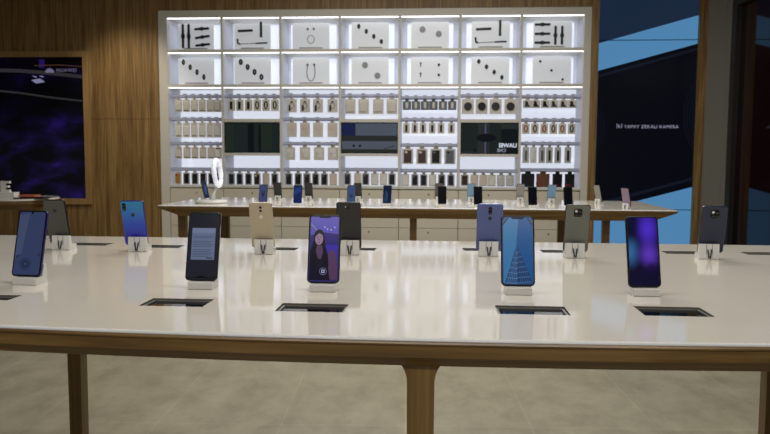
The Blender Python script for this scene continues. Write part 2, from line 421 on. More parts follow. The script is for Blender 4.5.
for i, (a, b) in enumerate(cols):
    bx('shelf', SHELF, a, b, -.008, SD, zr['a0'], zr['a1']); bx('shelf', SHELF, a, b, -.008, SD, zr['b0'], zr['b1'])
    if i in SCREENCOL:
        bx('shelf', SHELF, a, b, -.008, SD, zr['m0'], zr['m1']); bx('shelf', SHELF, a, b, -.008, SD, zr['n0'], zr['n1'])
    # backs
    bx('back_panel', LIGHTBOX_DIM, a, b, SD - .012, SD, zr['a1'], zr['top'])
    bx('back_panel', LIGHTBOX_DIM, a, b, SD - .012, SD, zr['b1'], zr['a0'])
    bx('light_panel', LIGHTBOX, a, b, SD - .012, SD, ZB + .02, zr['b0'])
    # lining of side walls and LED strips
    for z1 in (zr['top'], zr['a0'], zr['b0']):
        s = MB(); s.box(a + .004, b - .004, .004, .03, z1 - .009, z1 - .001); s.build('light_strip', LED, SH)
    if i in SCREENCOL:
        pass
# lined inner cheeks
for i, (a, b) in enumerate(cols):
    for (u0, u1) in ((a, a + .002), (b - .002, b)):
        for (z0, z1) in ((zr['a1'], zr['top']), (zr['b1'], zr['a0']), (ZB + .02, zr['b0'])):
            if i in SCREENCOL and z0 == ZB + .02:
                bx('lining', INNER, u0, u1, .03, SD - .013, zr['m1'], zr['b0'] - .02); bx('lining', INNER, u0, u1, .03, SD - .013, ZB + .021, zr['n0'])
            else: bx('lining', INNER, u0, u1, .03, SD - .013, z0, z1 - .02)

# storage cabinets below
zc1 = at(370, 227.5, YW).z
cabd = MB()
for i in range(7):
    a = XL_ + .10 if i == 0 else XD[i - 1]; b = XR_ - .076 if i == 6 else XD[i]
    pos = ['below the leftmost shelf column', 'below the second shelf column', 'below the third shelf column', 'below the middle shelf column', 'below the fifth shelf column', 'below the sixth shelf column', 'below the rightmost shelf column'][i]
    cb = thing('storage_cabinet', 'plain off-white base cabinet with small round locks ' + pos, 'cabinet', ((a + b) / 2, YW, 0), 0, 'base cabinets under the shelving')
    w = (b - a) / 2
    body = MB(); body.box(-w + .001, w - .001, .012, SD, .06, ZB - .004); body.build('body', GAP, cb)
    for (z0, z1) in ((.08, zc1 - .002), (zc1 + .002, ZB - .012)):
        d = MB(); d.box(-w + .003, w - .003, -.008, .011, z0, z1, bev=.002); do = d.build('drawer', CAB, cb)
        k = MB(); k.tube([(0, -.014, z1 - .045), (0, -.007, z1 - .045)], .009, 12); k.build('lock', GREYM, do)
pb = MB(); pb.box(XE[0] + .002, XE[7] - .002, .03, .3, 0, .058); pb.build('plinth', SHELF, SH)

# showcase panels in the two top rows
STRAP = mat('black_strap', (16, 16, 18), .5); GREYD = mat('grey_disc', (150, 150, 150), .3); GREYB = mat('grey_bud', (86, 88, 92), .3); CAPT = mat('caption_grey', (168, 166, 160), .5)
def strap(mb, x, z, ang, L, w=.022, bulge=True):
    mx = Matrix.Translation((x, 0, z)) @ Matrix.Rotation(-ang, 4, 'Y')
    pts = []
    n = 12
    prof = [(-1, .55), (-.93, .8), (-.5, .75), (-.18, .85), (-.12, 1.25), (.12, 1.25), (.18, .85), (.5, .75), (.93, .8), (1, .55)] if bulge else [(-1, .5), (-.96, .8), (.96, .8), (1, .5)]
    pts = [(u * L / 2, -v * w / 2) for u, v in prof] + [(u * L / 2, v * w / 2) for u, v in reversed(prof)]
    mb.prism(pts, -.010, -.001, 'Y', 0, mx)
def oval(mb, x, z, rx, rz, mi=0, th=.012):
    mb.prism([(x + rx * math.cos(2 * PI * k / 16), z + rz * math.sin(2 * PI * k / 16)) for k in range(16)], -th, -.001, 'Y', mi)
def ring(mb, x, z, r, rz, tr, mi=0, a0=0, a1=360):
    cl_ = a1 - a0 >= 360; n = 20
    path = [(x + r * math.cos(R(a0 + (a1 - a0) * k / (n if cl_ else n - 1))), -.005, z + rz * math.sin(R(a0 + (a1 - a0) * k / (n if cl_ else n - 1)))) for k in range(n)]
    mb.tube(path, tr, 6, mi, closed=cl_)
PXM = YW / F                                            # metres per photo pixel at the wall
content = {
 (0, 0): ('five black watch straps', 's'), (0, 1): ('three black straps, one bent at its end', 's'), (0, 2): ('a thin ring and two small earbuds', 'e'), (0, 3): ('four black oval trackers in a diagonal', 'o'),
 (0, 4): ('two grey discs', 'd'), (0, 5): ('three black straps around an empty middle', 's'), (0, 6): ('three lying, two upright straps', 's'),
 (1, 0): ('four small dark bands in a diagonal', 'b'), (1, 1): ('four larger dark bands in a diagonal', 'b'), (1, 2): ('a thin looped neckband earphone', 'e'), (1, 3): ('two pale grey discs in a diagonal', 'd'),
 (1, 4): ('two pairs of small dark earbuds', 'e'), (1, 5): ('four black gems in a diagonal', 'o'), (1, 6): ('three tiny black dots in a diagonal', 'o')}
catn = {'s': ('watch_strap', 'watch strap'), 'e': ('earphone', 'earphones'), 'o': ('fitness_tracker', 'fitness tracker'), 'd': ('round_device', 'round device'), 'b': ('wristband', 'wristband')}
COLN = ['leftmost', 'second', 'third', 'middle', 'fifth', 'sixth', 'rightmost']
for r in range(2):
    for i, (a, b) in enumerate(cols):
        z0, z1 = ((zr['a1'], zr['top']), (zr['b1'], zr['a0']))[r]
        cx = (a + b) / 2; yy = YW + .06
        desc, kind = content[(r, i)]
        tl = thing('showcase_panel', f'frosted panel, {"top" if r == 0 else "second"} row, {COLN[i]} column, with {desc}', 'display panel', (cx, yy, z0 + .0012), 0, 'frosted showcase panels in the top rows')
        w = .205; h = (z1 - z0) - .055
        p = MB(); p.box(-w, w, 0, .008, 0.0, h, bev=.002); p.build('panel', ACRYL, tl)
        p = MB(); p.box(-.13, .13, -.002, 0, .012, .026); p.build('caption_strip', CAPT, tl)
        p = MB(); p.box(-w - .05, w + .05, .16, .24, 0, h + .008); p.build('light_block', BLOCK, tl)
        hc = h / 2 + .01
        n_, c_ = catn[kind]; row = 'top' if r == 0 else 'second'
        items = []                                      # (fn, label part, material)
        def U(px, py): return (px * PXM, hc - py * PXM)
        if (r, i) == (0, 0):
            L_ = [(-13, 0, 90, 24, 'left upright'), (-7, 0, 90, 24, 'inner upright'), (6.5, -7.2, 3, 15, 'highest lying'), (7, 1, 8, 15, 'middle lying'), (7.3, 8.8, 6, 15, 'lowest lying')]
        elif (r, i) == (0, 6):
            L_ = [(-10, -9, 0, 15, 'highest lying'), (-10, 0, 0, 15, 'middle lying'), (-10, 8.5, 0, 15, 'lowest lying'), (2.6, 1.5, 90, 18, 'left upright'), (9, 1.5, 90, 18, 'right upright')]
        elif (r, i) in ((0, 1), (0, 5)):
            L_ = [(-7, -5, 2, 15, 'short lying'), (9, -6, 90, 15.5, 'upright')]
        else: L_ = []
        for (px, py, ang, ln, nm) in L_:
            m_ = MB(); u = U(px, py); strap(m_, 0, 0, R(ang), ln * PXM, .032, bulge=(i in (0, 6)))
            o = m_.build('watch_strap', STRAP); o.location = (cx + u[0], yy - .001, z0 + u[1])
            tag(o, f'{nm} black watch strap on the {row} row panel of the {COLN[i]} column', 'watch strap', 'black watch straps in the top row')
        if (r, i) in ((0, 1), (0, 5)):
            m_ = MB(); g = PXM
            m_.tube([(-15 * g, -.013, 4.5 * g), (-14.5 * g, -.013, 0), (-12.5 * g, -.013, -.6 * g)], .011, 6); m_.tube([(-12.5 * g, -.013, -.6 * g), (4 * g, -.013, 0)], .003, 6); m_.tube([(4 * g, -.013, 0), (15.5 * g, -.013, .4 * g)], .0085, 6)
            o = m_.build('watch_strap', STRAP); u = U(0, 7.6); o.location = (cx + u[0], yy - .001, z0 + u[1])
            tag(o, f'long thin bent black strap on the {row} row panel of the {COLN[i]} column', 'watch strap', 'black watch straps in the top row')
        def put(fn, px, py, nm, lab, cat, m, grp):
            m_ = MB(); fn(m_); o = m_.build(nm, m); u = U(px, py); o.location = (cx + u[0], yy - .001, z0 + u[1]); tag(o, lab, cat, grp); return o
        where = f'on the {row} row panel of the {COLN[i]} column'
        PN = ['highest', 'second highest', 'second lowest', 'lowest']
        if (r, i) == (0, 3):
            for k in range(4): put(lambda m: oval(m, 0, 0, .018, .027), -11.3 + 7.5 * k, -8.5 + 5 * k, 'fitness_tracker', f'{PN[k]} black oval tracker {where}', 'fitness tracker', STRAP, 'oval trackers')
        if (r, i) == (1, 5):
            for k in range(4): put(lambda m: m.prism([(0, -.03), (.019, -.006), (.017, .012), (0, .03), (-.017, .012), (-.019, -.006)], -.014, -.001, 'Y'), -11.3 + 7.6 * k, -8 + 5.2 * k, 'pendant', f'{PN[k]} black faceted pendant {where}', 'pendant', STRAP, 'faceted pendants')
        if (r, i) in ((1, 0), (1, 1)):
            for k in range(4): put(lambda m: (ring(m, 0, 0, .010 + .003 * i, .024, .0085 + .002 * i)), -13 + 7 * k + (1 if i else 0), -8.5 + 5 * k, 'wristband', f'{PN[k]} dark wristband {where}', 'wristband', STRAP, 'dark wristbands')
        if (r, i) == (1, 6):
            for k in range(3): put(lambda m: oval(m, 0, 0, .013, .013), -11.5 + 11 * k, -8 + 8.8 * k, 'earbud', f'{["highest", "middle", "lowest"][k]} tiny black dot-like earbud {where}', 'earbud', STRAP, 'tiny black earbuds')
        if (r, i) in ((0, 4), (1, 3)):
            for k in range(2): put(lambda m: (oval(m, 0, 0, .033, .034), ring(m, 0, 0, .024, .024, .003)), (-7.5, 8.5)[k] if r == 0 else (-5, 7.5)[k], (-5, -.5)[k] if r == 0 else (-5, 5.5)[k], 'round_device', f'{["higher left", "lower right"][k]} grey disc {where}', 'round device', GREYD, 'grey discs')
        if (r, i) == (0, 2):
            put(lambda m: ring(m, 0, 0, .038, .044, .003), 0, 4, 'neckband', f'thin grey ring {where}', 'neckband', GREYB, None)
            for k in range(2): put(lambda m: oval(m, 0, 0, .011, .013), (-3, 3)[k], -6.2, 'earbud', f'{["left", "right"][k]} small grey earbud {where}', 'earbud', GREYB, 'small earbuds')
        if (r, i) == (1, 2):
            put(lambda m: (ring(m, 0, 0, .045, .095, .004, 0, 180, 360), m.tube([(-.045, -.005, 0), (-.04, -.005, .07)], .004, 6), m.tube([(.045, -.005, 0), (.04, -.005, .07)], .004, 6), oval(m, -.037, .082, .012, .014), oval(m, .037, .082, .012, .014)), 0, 2, 'neckband_earphones', f'thin looped neckband earphones {where}', 'earphones', GREYB, None)
        if (r, i) == (1, 4):
            for k in range(4):
                px, py = ((-9, -5), (-9, 5), (9, -5), (9, 5))[k]
                put((lambda m: (oval(m, 0, .016, .010, .012), m.box(-.004, .004, -.008, -.001, -.022, .01))) if k < 2 else (lambda m: oval(m, 0, 0, .013, .015)), px, py, 'earbud', f'{["upper left", "lower left", "upper right", "lower right"][k]} dark earbud {where}', 'earbud', STRAP, 'dark earbuds')

# switched-off monitors in three columns; emissive shapes paint their reflections
def monitor(i, desc, draw, mats):
    a, b = cols[i]; z0, z1 = zr['n1'], zr['m0']
    t = thing('monitor', desc, 'monitor', ((a + b) / 2, YW + .01, z0), 0, 'monitors built into the shelving')
    w = (b - a) / 2 - .004; h = z1 - z0 - .003
    m_ = MB(); m_.box(-w, w, 0, .05, 0.001, h, bev=.003); m_.build('casing', BLACK, t)
    s = MB(); draw(s, w - .008, h); s.build('screen', mats, t, recalc=False)
    return t, w, h
def q(s, x0, x1, z0, z1, mi, lay): s.poly([(x0, z0), (x1, z0), (x1, z1), (x0, z1)], -.001 - lay * .0006, mi)
def d1(s, w, h):
    q(s, -w, w, .01, h - .01, 0, 0); q(s, -.05, .02, .01, h - .01, 1, 1); q(s, .1, .22, .03, h - .02, 2, 1); q(s, .07, .1, .01, h - .03, 1, 2); q(s, -w, -w + .09, .02, h - .02, 2, 1)
monitor(1, 'dark greenish monitor in the second shelf column', d1, [scr('m1a', (26, 32, 33)), scr('m1b', (13, 15, 15)), scr('m1c', (30, 38, 32))])
def d2(s, w, h):
    q(s, -w, w, .01, h - .01, 0, 0); q(s, -w, -w + .15, h * .45, h - .01, 1, 1); q(s, -w, w, h * .40, h * .58, 2, 2); q(s, -w, w, .01, h * .14, 2, 1)
    s.disc((-w + .13, h * .25), .014, -.004, 3); s.disc((-w + .20, h * .25), .014, -.004, 3)
    for k in range(4): q(s, w - .14 + k * .03, w - .125 + k * .03, h * (.13 + .03 * k), h * (.18 + .03 * k), 2, 3)
monitor(3, 'monitor with painted blue and grey reflections in the middle shelf column', d2, [scr('m2a', (74, 80, 92)), scr('m2b', (24, 32, 66)), scr('m2c', (38, 42, 38)), scr('m2d', (14, 18, 30))])
def d3(s, w, h):
    q(s, -w, w, .01, h - .01, 0, 0); q(s, -w, -w + .18, .03, h - .01, 1, 1); q(s, -.05, -.035, .01, h - .01, 2, 2); q(s, .0, .13, .01, h - .01, 1, 1)
    s.disc((-.03, h * .52), .11, -.004, 3, rz=.045); s.disc((-w + .15, h * .12), .018, -.004, 3); q(s, .13, w, .01, h * .8, 4, 1)
mt, mw, mh = monitor(5, 'dark monitor with painted reflection of white mirrored lettering in the sixth shelf column', d3, [scr('m3a', (36, 42, 43)), scr('m3b', (26, 33, 31)), scr('m3c', (86, 70, 104)), scr('m3d', (14, 16, 20)), scr('m3e', (16, 20, 22))])
LT = scr('sign_reflection_white', (206, 212, 228), 1); LT2 = scr('sign_reflection_dim', (140, 146, 160), 1)  # reflection of an unseen sign, painted as glowing letters
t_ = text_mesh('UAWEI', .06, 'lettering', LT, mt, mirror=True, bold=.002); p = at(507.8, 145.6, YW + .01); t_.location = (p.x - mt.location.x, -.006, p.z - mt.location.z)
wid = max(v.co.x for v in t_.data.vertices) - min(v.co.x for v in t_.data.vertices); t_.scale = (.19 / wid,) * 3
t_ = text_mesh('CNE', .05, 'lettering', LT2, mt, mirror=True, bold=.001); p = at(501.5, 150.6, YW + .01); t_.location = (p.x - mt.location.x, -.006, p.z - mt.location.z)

# hanging packs --------------------------------------------------------------
BEIGE = mat('beige_pack', (204, 199, 188), .4); PALE = mat('pale_pack', (218, 215, 208), .4); PINK = mat('pinkish_pack', (208, 192, 180), .4)
LGREY = mat('light_grey_pack', (186, 186, 184), .35); PBLK = mat('black_pack', (20, 20, 26), .35); PNAV = mat('navy_pack', (26, 30, 48), .35)
PBRN = mat('brown_pack', (96, 58, 32), .45); PGLD = mat('gold_pack', (168, 118, 44), .4); PRED = mat('red_mark', (150, 26, 34), .4)
PGRY = mat('grey_case', (92, 96, 106), .4); PDB = mat('dark_brown_pack', (48, 36, 28), .4); CLEAR = mat('clear_blister', (190, 190, 188), .2)
PWHT = mat('white_pack', (214, 214, 214), .35); ORNG = mat('orange_ring', (150, 70, 34), .4); PPUR = mat('plum_case', (70, 46, 60), .4)
CARDM = {}
def pack_mesh(style, w, h, base, acc, acc2):
    key = (style, round(w, 3), round(h, 3), base.name, acc.name, acc2.name)
    if key in CARDM: return CARDM[key]
    m_ = MB()
    # origin at hanging point; pack hangs below
    m_.box(-w / 2, w / 2, -.006, .006, -h, -.012, 0, bev=.002)
    m_.box(-w * .22, w * .22, -.001, .001, -.014, .014, 0)
    zc = -h / 2 - .004
    if style == 'blister': m_.box(-w * .36, w * .36, -.02, -.006, -h * .86, -h * .3, 0, bev=.004); m_.box(-w * .3, w * .3, -.0075, -.006, -h * .24, -h * .14, 1)
    elif style == 'cable':
        ring(m_, 0, zc, w * .22, w * .3, .004, 1); m_.box(-w * .1, w * .1, -.014, -.006, -h * .35, -h * .2, 1); m_.box(-w * .3, -w * .12, -.012, -.006, -h * .9, -h * .5, 2)
    elif style == 'band': 
        ring(m_, 0, zc, w * .2, h * .28, w * .09, 1)
    elif style == 'bar': m_.box(-w * .16, w * .16, -.018, -.006, -h * .85, -h * .25, 1, bev=.004)
    elif style == 'half': m_.prism([(-w * .3, -h * .85), (w * .36, -h * .85), (w * .1, -h * .6), (w * .05, -h * .3), (-w * .25, -h * .2)], -.014, -.006, 'Y', 1)
    elif style == 'round': 
        m_.prism([(w * .34 * math.cos(2 * PI * k / 20), zc + w * .34 * math.sin(2 * PI * k / 20)) for k in range(20)], -.022, -.006, 'Y', 1); ring(m_, 0, zc, w * .2, w * .2, .005, 2)
    elif style == 'case':
        pass
    elif style == 'cased':
        m_.box(-w * .34, w * .34, -.014, -.006, -h * .92, -h * .16, 1, bev=.004); m_.box(-w * .26, -w * .02, -.016, -.014, -h * .34, -h * .22, 2)
    elif style == 'marked':
        m_.box(-w * .42, w * .1, -.0075, -.006, -h * .88, -h * .80, 1)
    elif style == 'clip': m_.box(-w * .3, w * .3, -.012, -.006, -h * .5, -h * .2, 1, bev=.003); m_.box(-w * .05, w * .3, -.0095, -.006, -h * .8, -h * .5, 1)
    o = m_.build('pack', [base, acc, acc2]); me = o.data; bpy.data.objects.remove(o); CARDM[key] = me; return me
YP = YW + .05
hook_rows = []
def packs(col, row, pxs, ytop, ybot, wpx, style, specs, group, noun, name='blister_pack'):
    """specs: list of (base, acc, acc2, description) one per pack"""
    kk = (YP) / F
    zt = at(pxs[0], ytop, YP).z; zb = max(at(pxs[0], ybot, YP).z, ZB + .030)
    rn = {'a': 'top', 'b': 'second', 'c': 'third', 'd': 'bottom'}[row]
    n = len(pxs); cnt = {}
    for s_ in specs: cnt[s_[3]] = cnt.get(s_[3], 0) + 1
    seen = {}
    for k, px in enumerate(pxs):
        b_, a1, a2, ds = specs[k]
        st = style if isinstance(style, str) else style[k]
        w = (wpx if not isinstance(wpx, list) else wpx[k]) * kk * (1.04 if len(pxs) > 4 else 1.12)
        me = pack_mesh(st, w, zt - zb, b_, a1, a2)
        o = bpy.data.objects.new(name, me); COL.objects.link(o)
        p = at(px, ytop, YP); o.location = (p.x, YP, zt); o.rotation_euler = (0, 0, R(random.uniform(-7, 7)))
        seen[ds] = seen.get(ds, 0) + 1
        if n == 1: q_ = ''
        elif k == 0: q_ = 'leftmost '
        elif k == n - 1: q_ = 'rightmost '
        else: q_ = ORD[k] + ' '
        tag(o, f'{ds} {noun}, {q_}of {n} on the {rn} rail, {COLN[col]} column'.replace('  ', ' '), 'accessory pack', group)
    # rail with hooks and ticket holders
    a, b = cols[col]; r_ = MB()
    r_.box(a + .004, b - .004, .095, .11, zt + .006, zt + .046)
    for px in pxs:
        x = at(px, ytop, YP).x
        r_.tube([(x, .10, zt + .03), (x, .02, zt + .012), (x, .012, zt + .02)], .004, 6)
        r_.box(x - .022, x + .022, .004, .008, zt + .018, zt + .05, 1)
    r_.box(a + .003, b - .003, .05, .054, zt + .020, zt + .038, 1)
    r_.build('rail', [RAIL, TICKET], SH)
N_ = PALE
x6 = lambda a, b, n: [a + (b - a) * k / (n - 1) for k in range(n)]
c1 = [178.5, 186.4, 194.3, 202.2, 210.1, 217.5]
D = lambda base, acc, acc2, s: (base, acc, acc2, s)
packs(0, 'a', c1, 98.5, 112, 7.2, 'blister', [D(BEIGE, PALE, PGRY, 'beige')] * 6, 'packs on the top rail of the leftmost column', 'blister pack')
packs(0, 'b', c1, 121.5, 137.5, 7.2, 'blister', [D(PALE, BEIGE, PGRY, 'pale beige')] * 6, 'packs on the second rail of the leftmost column', 'blister pack')
packs(0, 'c', [178.5, 187, 195, 203, 211, 218], 146, 158.5, 7.2, 'blister', [D(BEIGE, PINK, PGRY, 'beige boxy')] * 5 + [D(PALE, PRED, PGRY, 'pale red-marked')], 'packs on the third rail of the leftmost column', 'blister pack')
packs(0, 'd', [178, 186.6, 195, 203.4, 211.6, 218.4], 171.5, 185.5, 7, ['cased'] * 6, [D(BEIGE, PGLD, PRED, 'orange-gold')] + [D(CLEAR, PBLK, PDB, 'black')] * 2 + [D(CLEAR, PDB, PBLK, 'dark brown')] + [D(CLEAR, PNAV, PBLK, 'navy')] * 2, 'phone cases in the leftmost column', 'phone case pack', 'phone_case_pack')
c2 = [231.5, 239.8, 248.6, 257.2, 266, 274.8]
packs(1, 'a', c2, 98.5, 111, 7.4, ['bar', 'bar', 'bar', 'band', 'band', 'band'], [D(BEIGE, PBLK, PGRY, 'beige and black bar')] * 3 + [D(BEIGE, PBLK, PGRY, 'beige pack with dark ring')] * 3, 'packs on the top rail of the second column', 'pack')
packs(1, 'd', c2, 172, 185, 7, ['cased'] * 6, [D(CLEAR, PNAV, PBLK, 'navy')] * 2 + [D(CLEAR, PBLK, PDB, 'black')] + [D(CLEAR, PDB, BEIGE, 'dark brown')] + [D(BEIGE, PINK, PINK, 'pale pink')] + [D(CLEAR, PBLK, PGRY, 'black')], 'phone cases in the second column', 'phone case pack', 'phone_case_pack')
c3 = [291.8, 305, 318, 332.5]
packs(2, 'a', c3, 98, 112.5, 9, 'cable', [D(BEIGE, PGRY, PBLK, 'beige earphone')] * 4, 'packs on the top rail of the third column', 'pack')
packs(2, 'b', c3, 121.5, 137, 9, 'clip', [D(BEIGE, PINK, PBLK, 'beige clip')] * 4, 'packs on the second rail of the third column', 'pack')
packs(2, 'c', [290, 305, 319, 333], 146, 160, 9.4, 'clip', [D(BEIGE, PALE, PBLK, 'broad beige')] * 4, 'packs on the third rail of the third column', 'pack')
packs(2, 'd', [288.8, 298.3, 307, 315.8, 324.4, 333.2], 172, 185.5, 7.4, ['cased'] * 6, [D(CLEAR, PBLK, PGRY, 'black')] * 5 + [D(BEIGE, PINK, PINK, 'pale pink')], 'phone cases in the third column', 'phone case pack', 'phone_case_pack')
packs(3, 'a', [350.3, 363.7, 378.3, 392], 98, 114, 9.5, 'blister', [D(BEIGE, PALE, PGRY, 'plain beige')] * 4, 'packs on the top rail of the middle column', 'pack')
packs(3, 'd', [347.5, 357.8, 365.7, 374.8, 383.5, 392], 172, 185, 7.2, ['cased'] * 6, [D(CLEAR, PNAV, PGRY, 'navy')] + [D(BEIGE, PINK, PINK, 'pale pink')] + [D(CLEAR, PBLK, PGRY, 'black')] + [D(BEIGE, PALE, PINK, 'beige')] * 2 + [D(CLEAR, PBLK, PDB, 'black')], 'phone cases in the middle column', 'phone case pack', 'phone_case_pack')
c5 = [407, 416, 425, 433.6, 443, 452.3]
packs(4, 'a', c5, 100, 110, 8, 'bar', [D(PGRY, BEIGE, PBLK, 'grey')] * 6, 'packs on the top rail of the fifth column', 'square pack')
packs(4, 'b', [406.5, 414.8, 423, 432.2, 441, 451.5], 122, 133.5, 6.3, 'bar', [D(BEIGE, PBLK, PGRY, 'beige and black')] * 6, 'packs on the second rail of the fifth column', 'narrow pack')
packs(4, 'c', [407.8, 422, 436, 450], 147.5, 164, 10, 'cased', [D(BEIGE, PPUR, PINK, 'plum')] * 2 + [D(BEIGE, PBLK, PGRY, 'black')] + [D(CLEAR, PGRY, PNAV, 'grey')], 'phone cases on the third rail of the fifth column', 'phone case pack', 'phone_case_pack')
packs(4, 'd', [405.5, 415, 423.8, 432.6, 441.8, 451], 173, 186, 7.2, 'cased', [D(BEIGE, PALE, PALE, 'beige'), D(CLEAR, PBLK, PGRY, 'black'), D(CLEAR, PNAV, PBLK, 'navy'), D(BEIGE, PALE, PALE, 'beige'), D(CLEAR, PBLK, PGRY, 'black'), D(CLEAR, PNAV, PBLK, 'navy')], 'phone cases in the fifth column', 'phone case pack', 'phone_case_pack')
packs(5, 'a', [468, 481.8, 495.8, 510.5], 98, 114, 10.4, 'round', [D(BEIGE, PBLK, PGRY, 'beige pack with black round')] * 4, 'packs on the top rail of the sixth column', 'gadget')
packs(5, 'd', [464.8, 474.5, 483.3, 491.8, 501, 510], 173.5, 186, 7.8, 'cased', [D(BEIGE, PDB, PBLK, 'dark brown')] + [D(BEIGE, PINK, PINK, 'pale pink')] * 2 + [D(BEIGE, PALE, PINK, 'beige')] + [D(LGREY, LGREY, PALE, 'light grey')] * 2, 'phone cases in the sixth column', 'phone case pack', 'phone_case_pack')
c7 = [527.5, 536, 545.3, 554.3, 563.5, 572.5]
packs(6, 'a', c7, 99, 108, 8, 'half', [D(BEIGE, PBLK, PGRY, 'beige and black')] * 6, 'packs on the top rail of the rightmost column', 'pack')
packs(6, 'b', [526, 535, 544.3, 553.5, 562.5, 571.8], 122.5, 134, 7, 'band', [D(BEIGE, ORNG if k in (0, 2, 4) else PBLK, PGRY, 'beige pack with orange' if k in (0, 2, 4) else 'beige pack with black') for k in range(6)], 'packs on the second rail of the rightmost column', 'ring')
packs(6, 'c', [526, 533.5, 542, 549.5, 558, 568], 146, 163, 6.2, 'bar', [D(LGREY, PGRY, PGRY, 'grey'), D(PWHT, PWHT, PGRY, 'white'), D(LGREY, PGRY, PGRY, 'grey')] + [D(LGREY, PBLK, PGRY, 'black-striped')] * 3, 'packs on the third rail of the rightmost column', 'tall slim pack')
packs(6, 'd', [528, 543, 557.5, 569.8], 172.5, 188 - .8, [11.5, 11.5, 8.5, 8.5], ['case', 'case', 'marked', 'marked'], [D(PBLK, PNAV, PNAV, 'wide black'), D(PBRN, PALE, PALE, 'wide brown'), D(PBLK, PRED, PRED, 'black red-marked'), D(PBLK, PRED, PRED, 'black red-marked')], 'cases in the rightmost column', 'leather case', 'leather_case')
# clear ledge along the bottom of each column
for (a, b) in cols:
    m_ = MB(); m_.box(a + .002, b - .002, .012, .10, ZB + .0205, ZB + .026); m_.build('ledge', LED if False else WHITEP, SH)

# ------------------------------------------------------------------ tables
def round_breaks(x0, x1, step, extra):
    xs = [x0]; n = max(1, int((x1 - x0) / step)); xs += [x0 + (x1 - x0) * i / n for i in range(1, n)] + [x1]
    xs = sorted(xs + extra); out = [xs[0]]
    for x in xs[1:]:
        if x - out[-1] > 1e-5: out.append(x)
    return out
def table_top(x0, x1, y0, y1, zt, holes, bow, parent, cr=.02, th=.006):
    """white lacquered slab; holes are rectangular pockets (x0,x1,y0,y1)"""
    ex = [h for H in holes for h in (H[0], H[1])]; ey = [h for H in holes for h in (H[2], H[3])]
    xs = round_breaks(x0 + .004, x1 - .004, .08, ex); ys = round_breaks(y0 + .004, y1 - .004, .2, ey)
    m_ = MB()
    def bw(x, y): # gentle outward curve of the long near edge
        if not bow: return 0
        u = (x - (x0 + x1) / 2) / 1.0
        k = max(0, 1 - (y - y0) / .10)
        return -bow * max(-1, (1 - u * u * 2.6)) * k
    idx = {}
    for i, x in enumerate(xs):
        for j, y in enumerate(ys): idx[i, j] = len(m_.v); m_.v.append((x, y + bw(x, y), zt))
    for i in range(len(xs) - 1):
        for j in range(len(ys) - 1):
            cx, cy = (xs[i] + xs[i + 1]) / 2, (ys[j] + ys[j + 1]) / 2
            if any(H[0] < cx < H[1] and H[2] < cy < H[3] for H in holes): continue
            m_.f.append([idx[i, j], idx[i + 1, j], idx[i + 1, j + 1], idx[i, j + 1]]); m_.mi.append(0); m_.sm.append(False)
    for H in holes:
        a, b, c, d = H; zz = zt - .009
        m_.add([(a, c, zt), (b, c, zt), (b, d, zt), (a, d, zt), (a, c, zz), (b, c, zz), (b, d, zz), (a, d, zz)], [(0, 1, 5, 4), (1, 2, 6, 5), (2, 3, 7, 6), (3, 0, 4, 7), (4, 5, 6, 7)], 1)
    # lip around the perimeter
    per = [(x, y0 + .004, 0, -1) for x in xs] + [(x1 - .004, y, 1, 0) for y in ys] + [(x, y1 - .004, 0, 1) for x in reversed(xs)] + [(x0 + .004, y, -1, 0) for y in reversed(ys)]
    prof = [(0, 0), (.0016, -.0006), (.003, -.002), (.004, -.004), (.0042, -th), (-.006, -th)]
    base = len(m_.v); n = len(per)
    for (o_, dz) in prof:
        for (x, y, nx, ny) in per:
            m_.v.append((x + nx * o_, y + ny * o_ + bw(x, y), zt + dz))
    for k in range(len(prof) - 1):
        for i in range(n):
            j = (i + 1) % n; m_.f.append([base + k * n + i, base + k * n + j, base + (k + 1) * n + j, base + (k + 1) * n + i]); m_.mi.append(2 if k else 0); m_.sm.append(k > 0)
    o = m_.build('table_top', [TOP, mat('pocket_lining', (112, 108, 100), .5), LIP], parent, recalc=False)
    return bw, xs
def apron(x0, x1, y0, y1, zt, bw, xs, parent, sc_=1.0, inset=.05, hs=1.0, iy=1.0):
    m_ = MB(); ys = round_breaks(y0, y1, .3, [])
    xs2 = sorted(set([x0] + [x for x in xs if x0 + .01 < x < x1 - .01] + [x1]))
    per = [(x, y0, 0, -1) for x in xs2] + [(x1, y, 1, 0) for y in ys] + [(x, y1, 0, 1) for x in reversed(xs2)] + [(x0, y, -1, 0) for y in reversed(ys)]
    prof = [(-.012, -.006), (0.001, -.0065), (.0055, -.0088), (.0055, -.0112), (.0005, -.0135), (0, -hs), (-.002, -hs - .001), (-inset, -sc_), (-inset - .02, -.012)]
    base = 0; n = len(per)
    def corner(i):   # diagonal inset at corners
        return
    for (o_, dz) in prof:
        for (x, y, nx, ny) in per:
            xx = x + nx * o_; yy = y + ny * o_ * iy
            if o_ < 0:   # keep inset loops rectangular
                xx = min(max(xx, x0 - o_ * 1), x1 + o_ * 1); yy = min(max(yy, y0 - o_ * iy), y1 + o_ * iy)
            m_.v.append((xx, yy + bw(x, y), zt + dz))
    for k in range(len(prof) - 1):
        for i in range(n):
            j = (i + 1) % n; m_.f.append([k * n + i, k * n + j, (k + 1) * n + j, (k + 1) * n + i]); m_.mi.append(0); m_.sm.append(False)
    m_.box(x0 + inset, x1 - inset, y0 + inset, y1 - inset, zt - sc_ + .004, zt - .012)
    m_.build('apron', TABLEWOOD, parent, recalc=False)
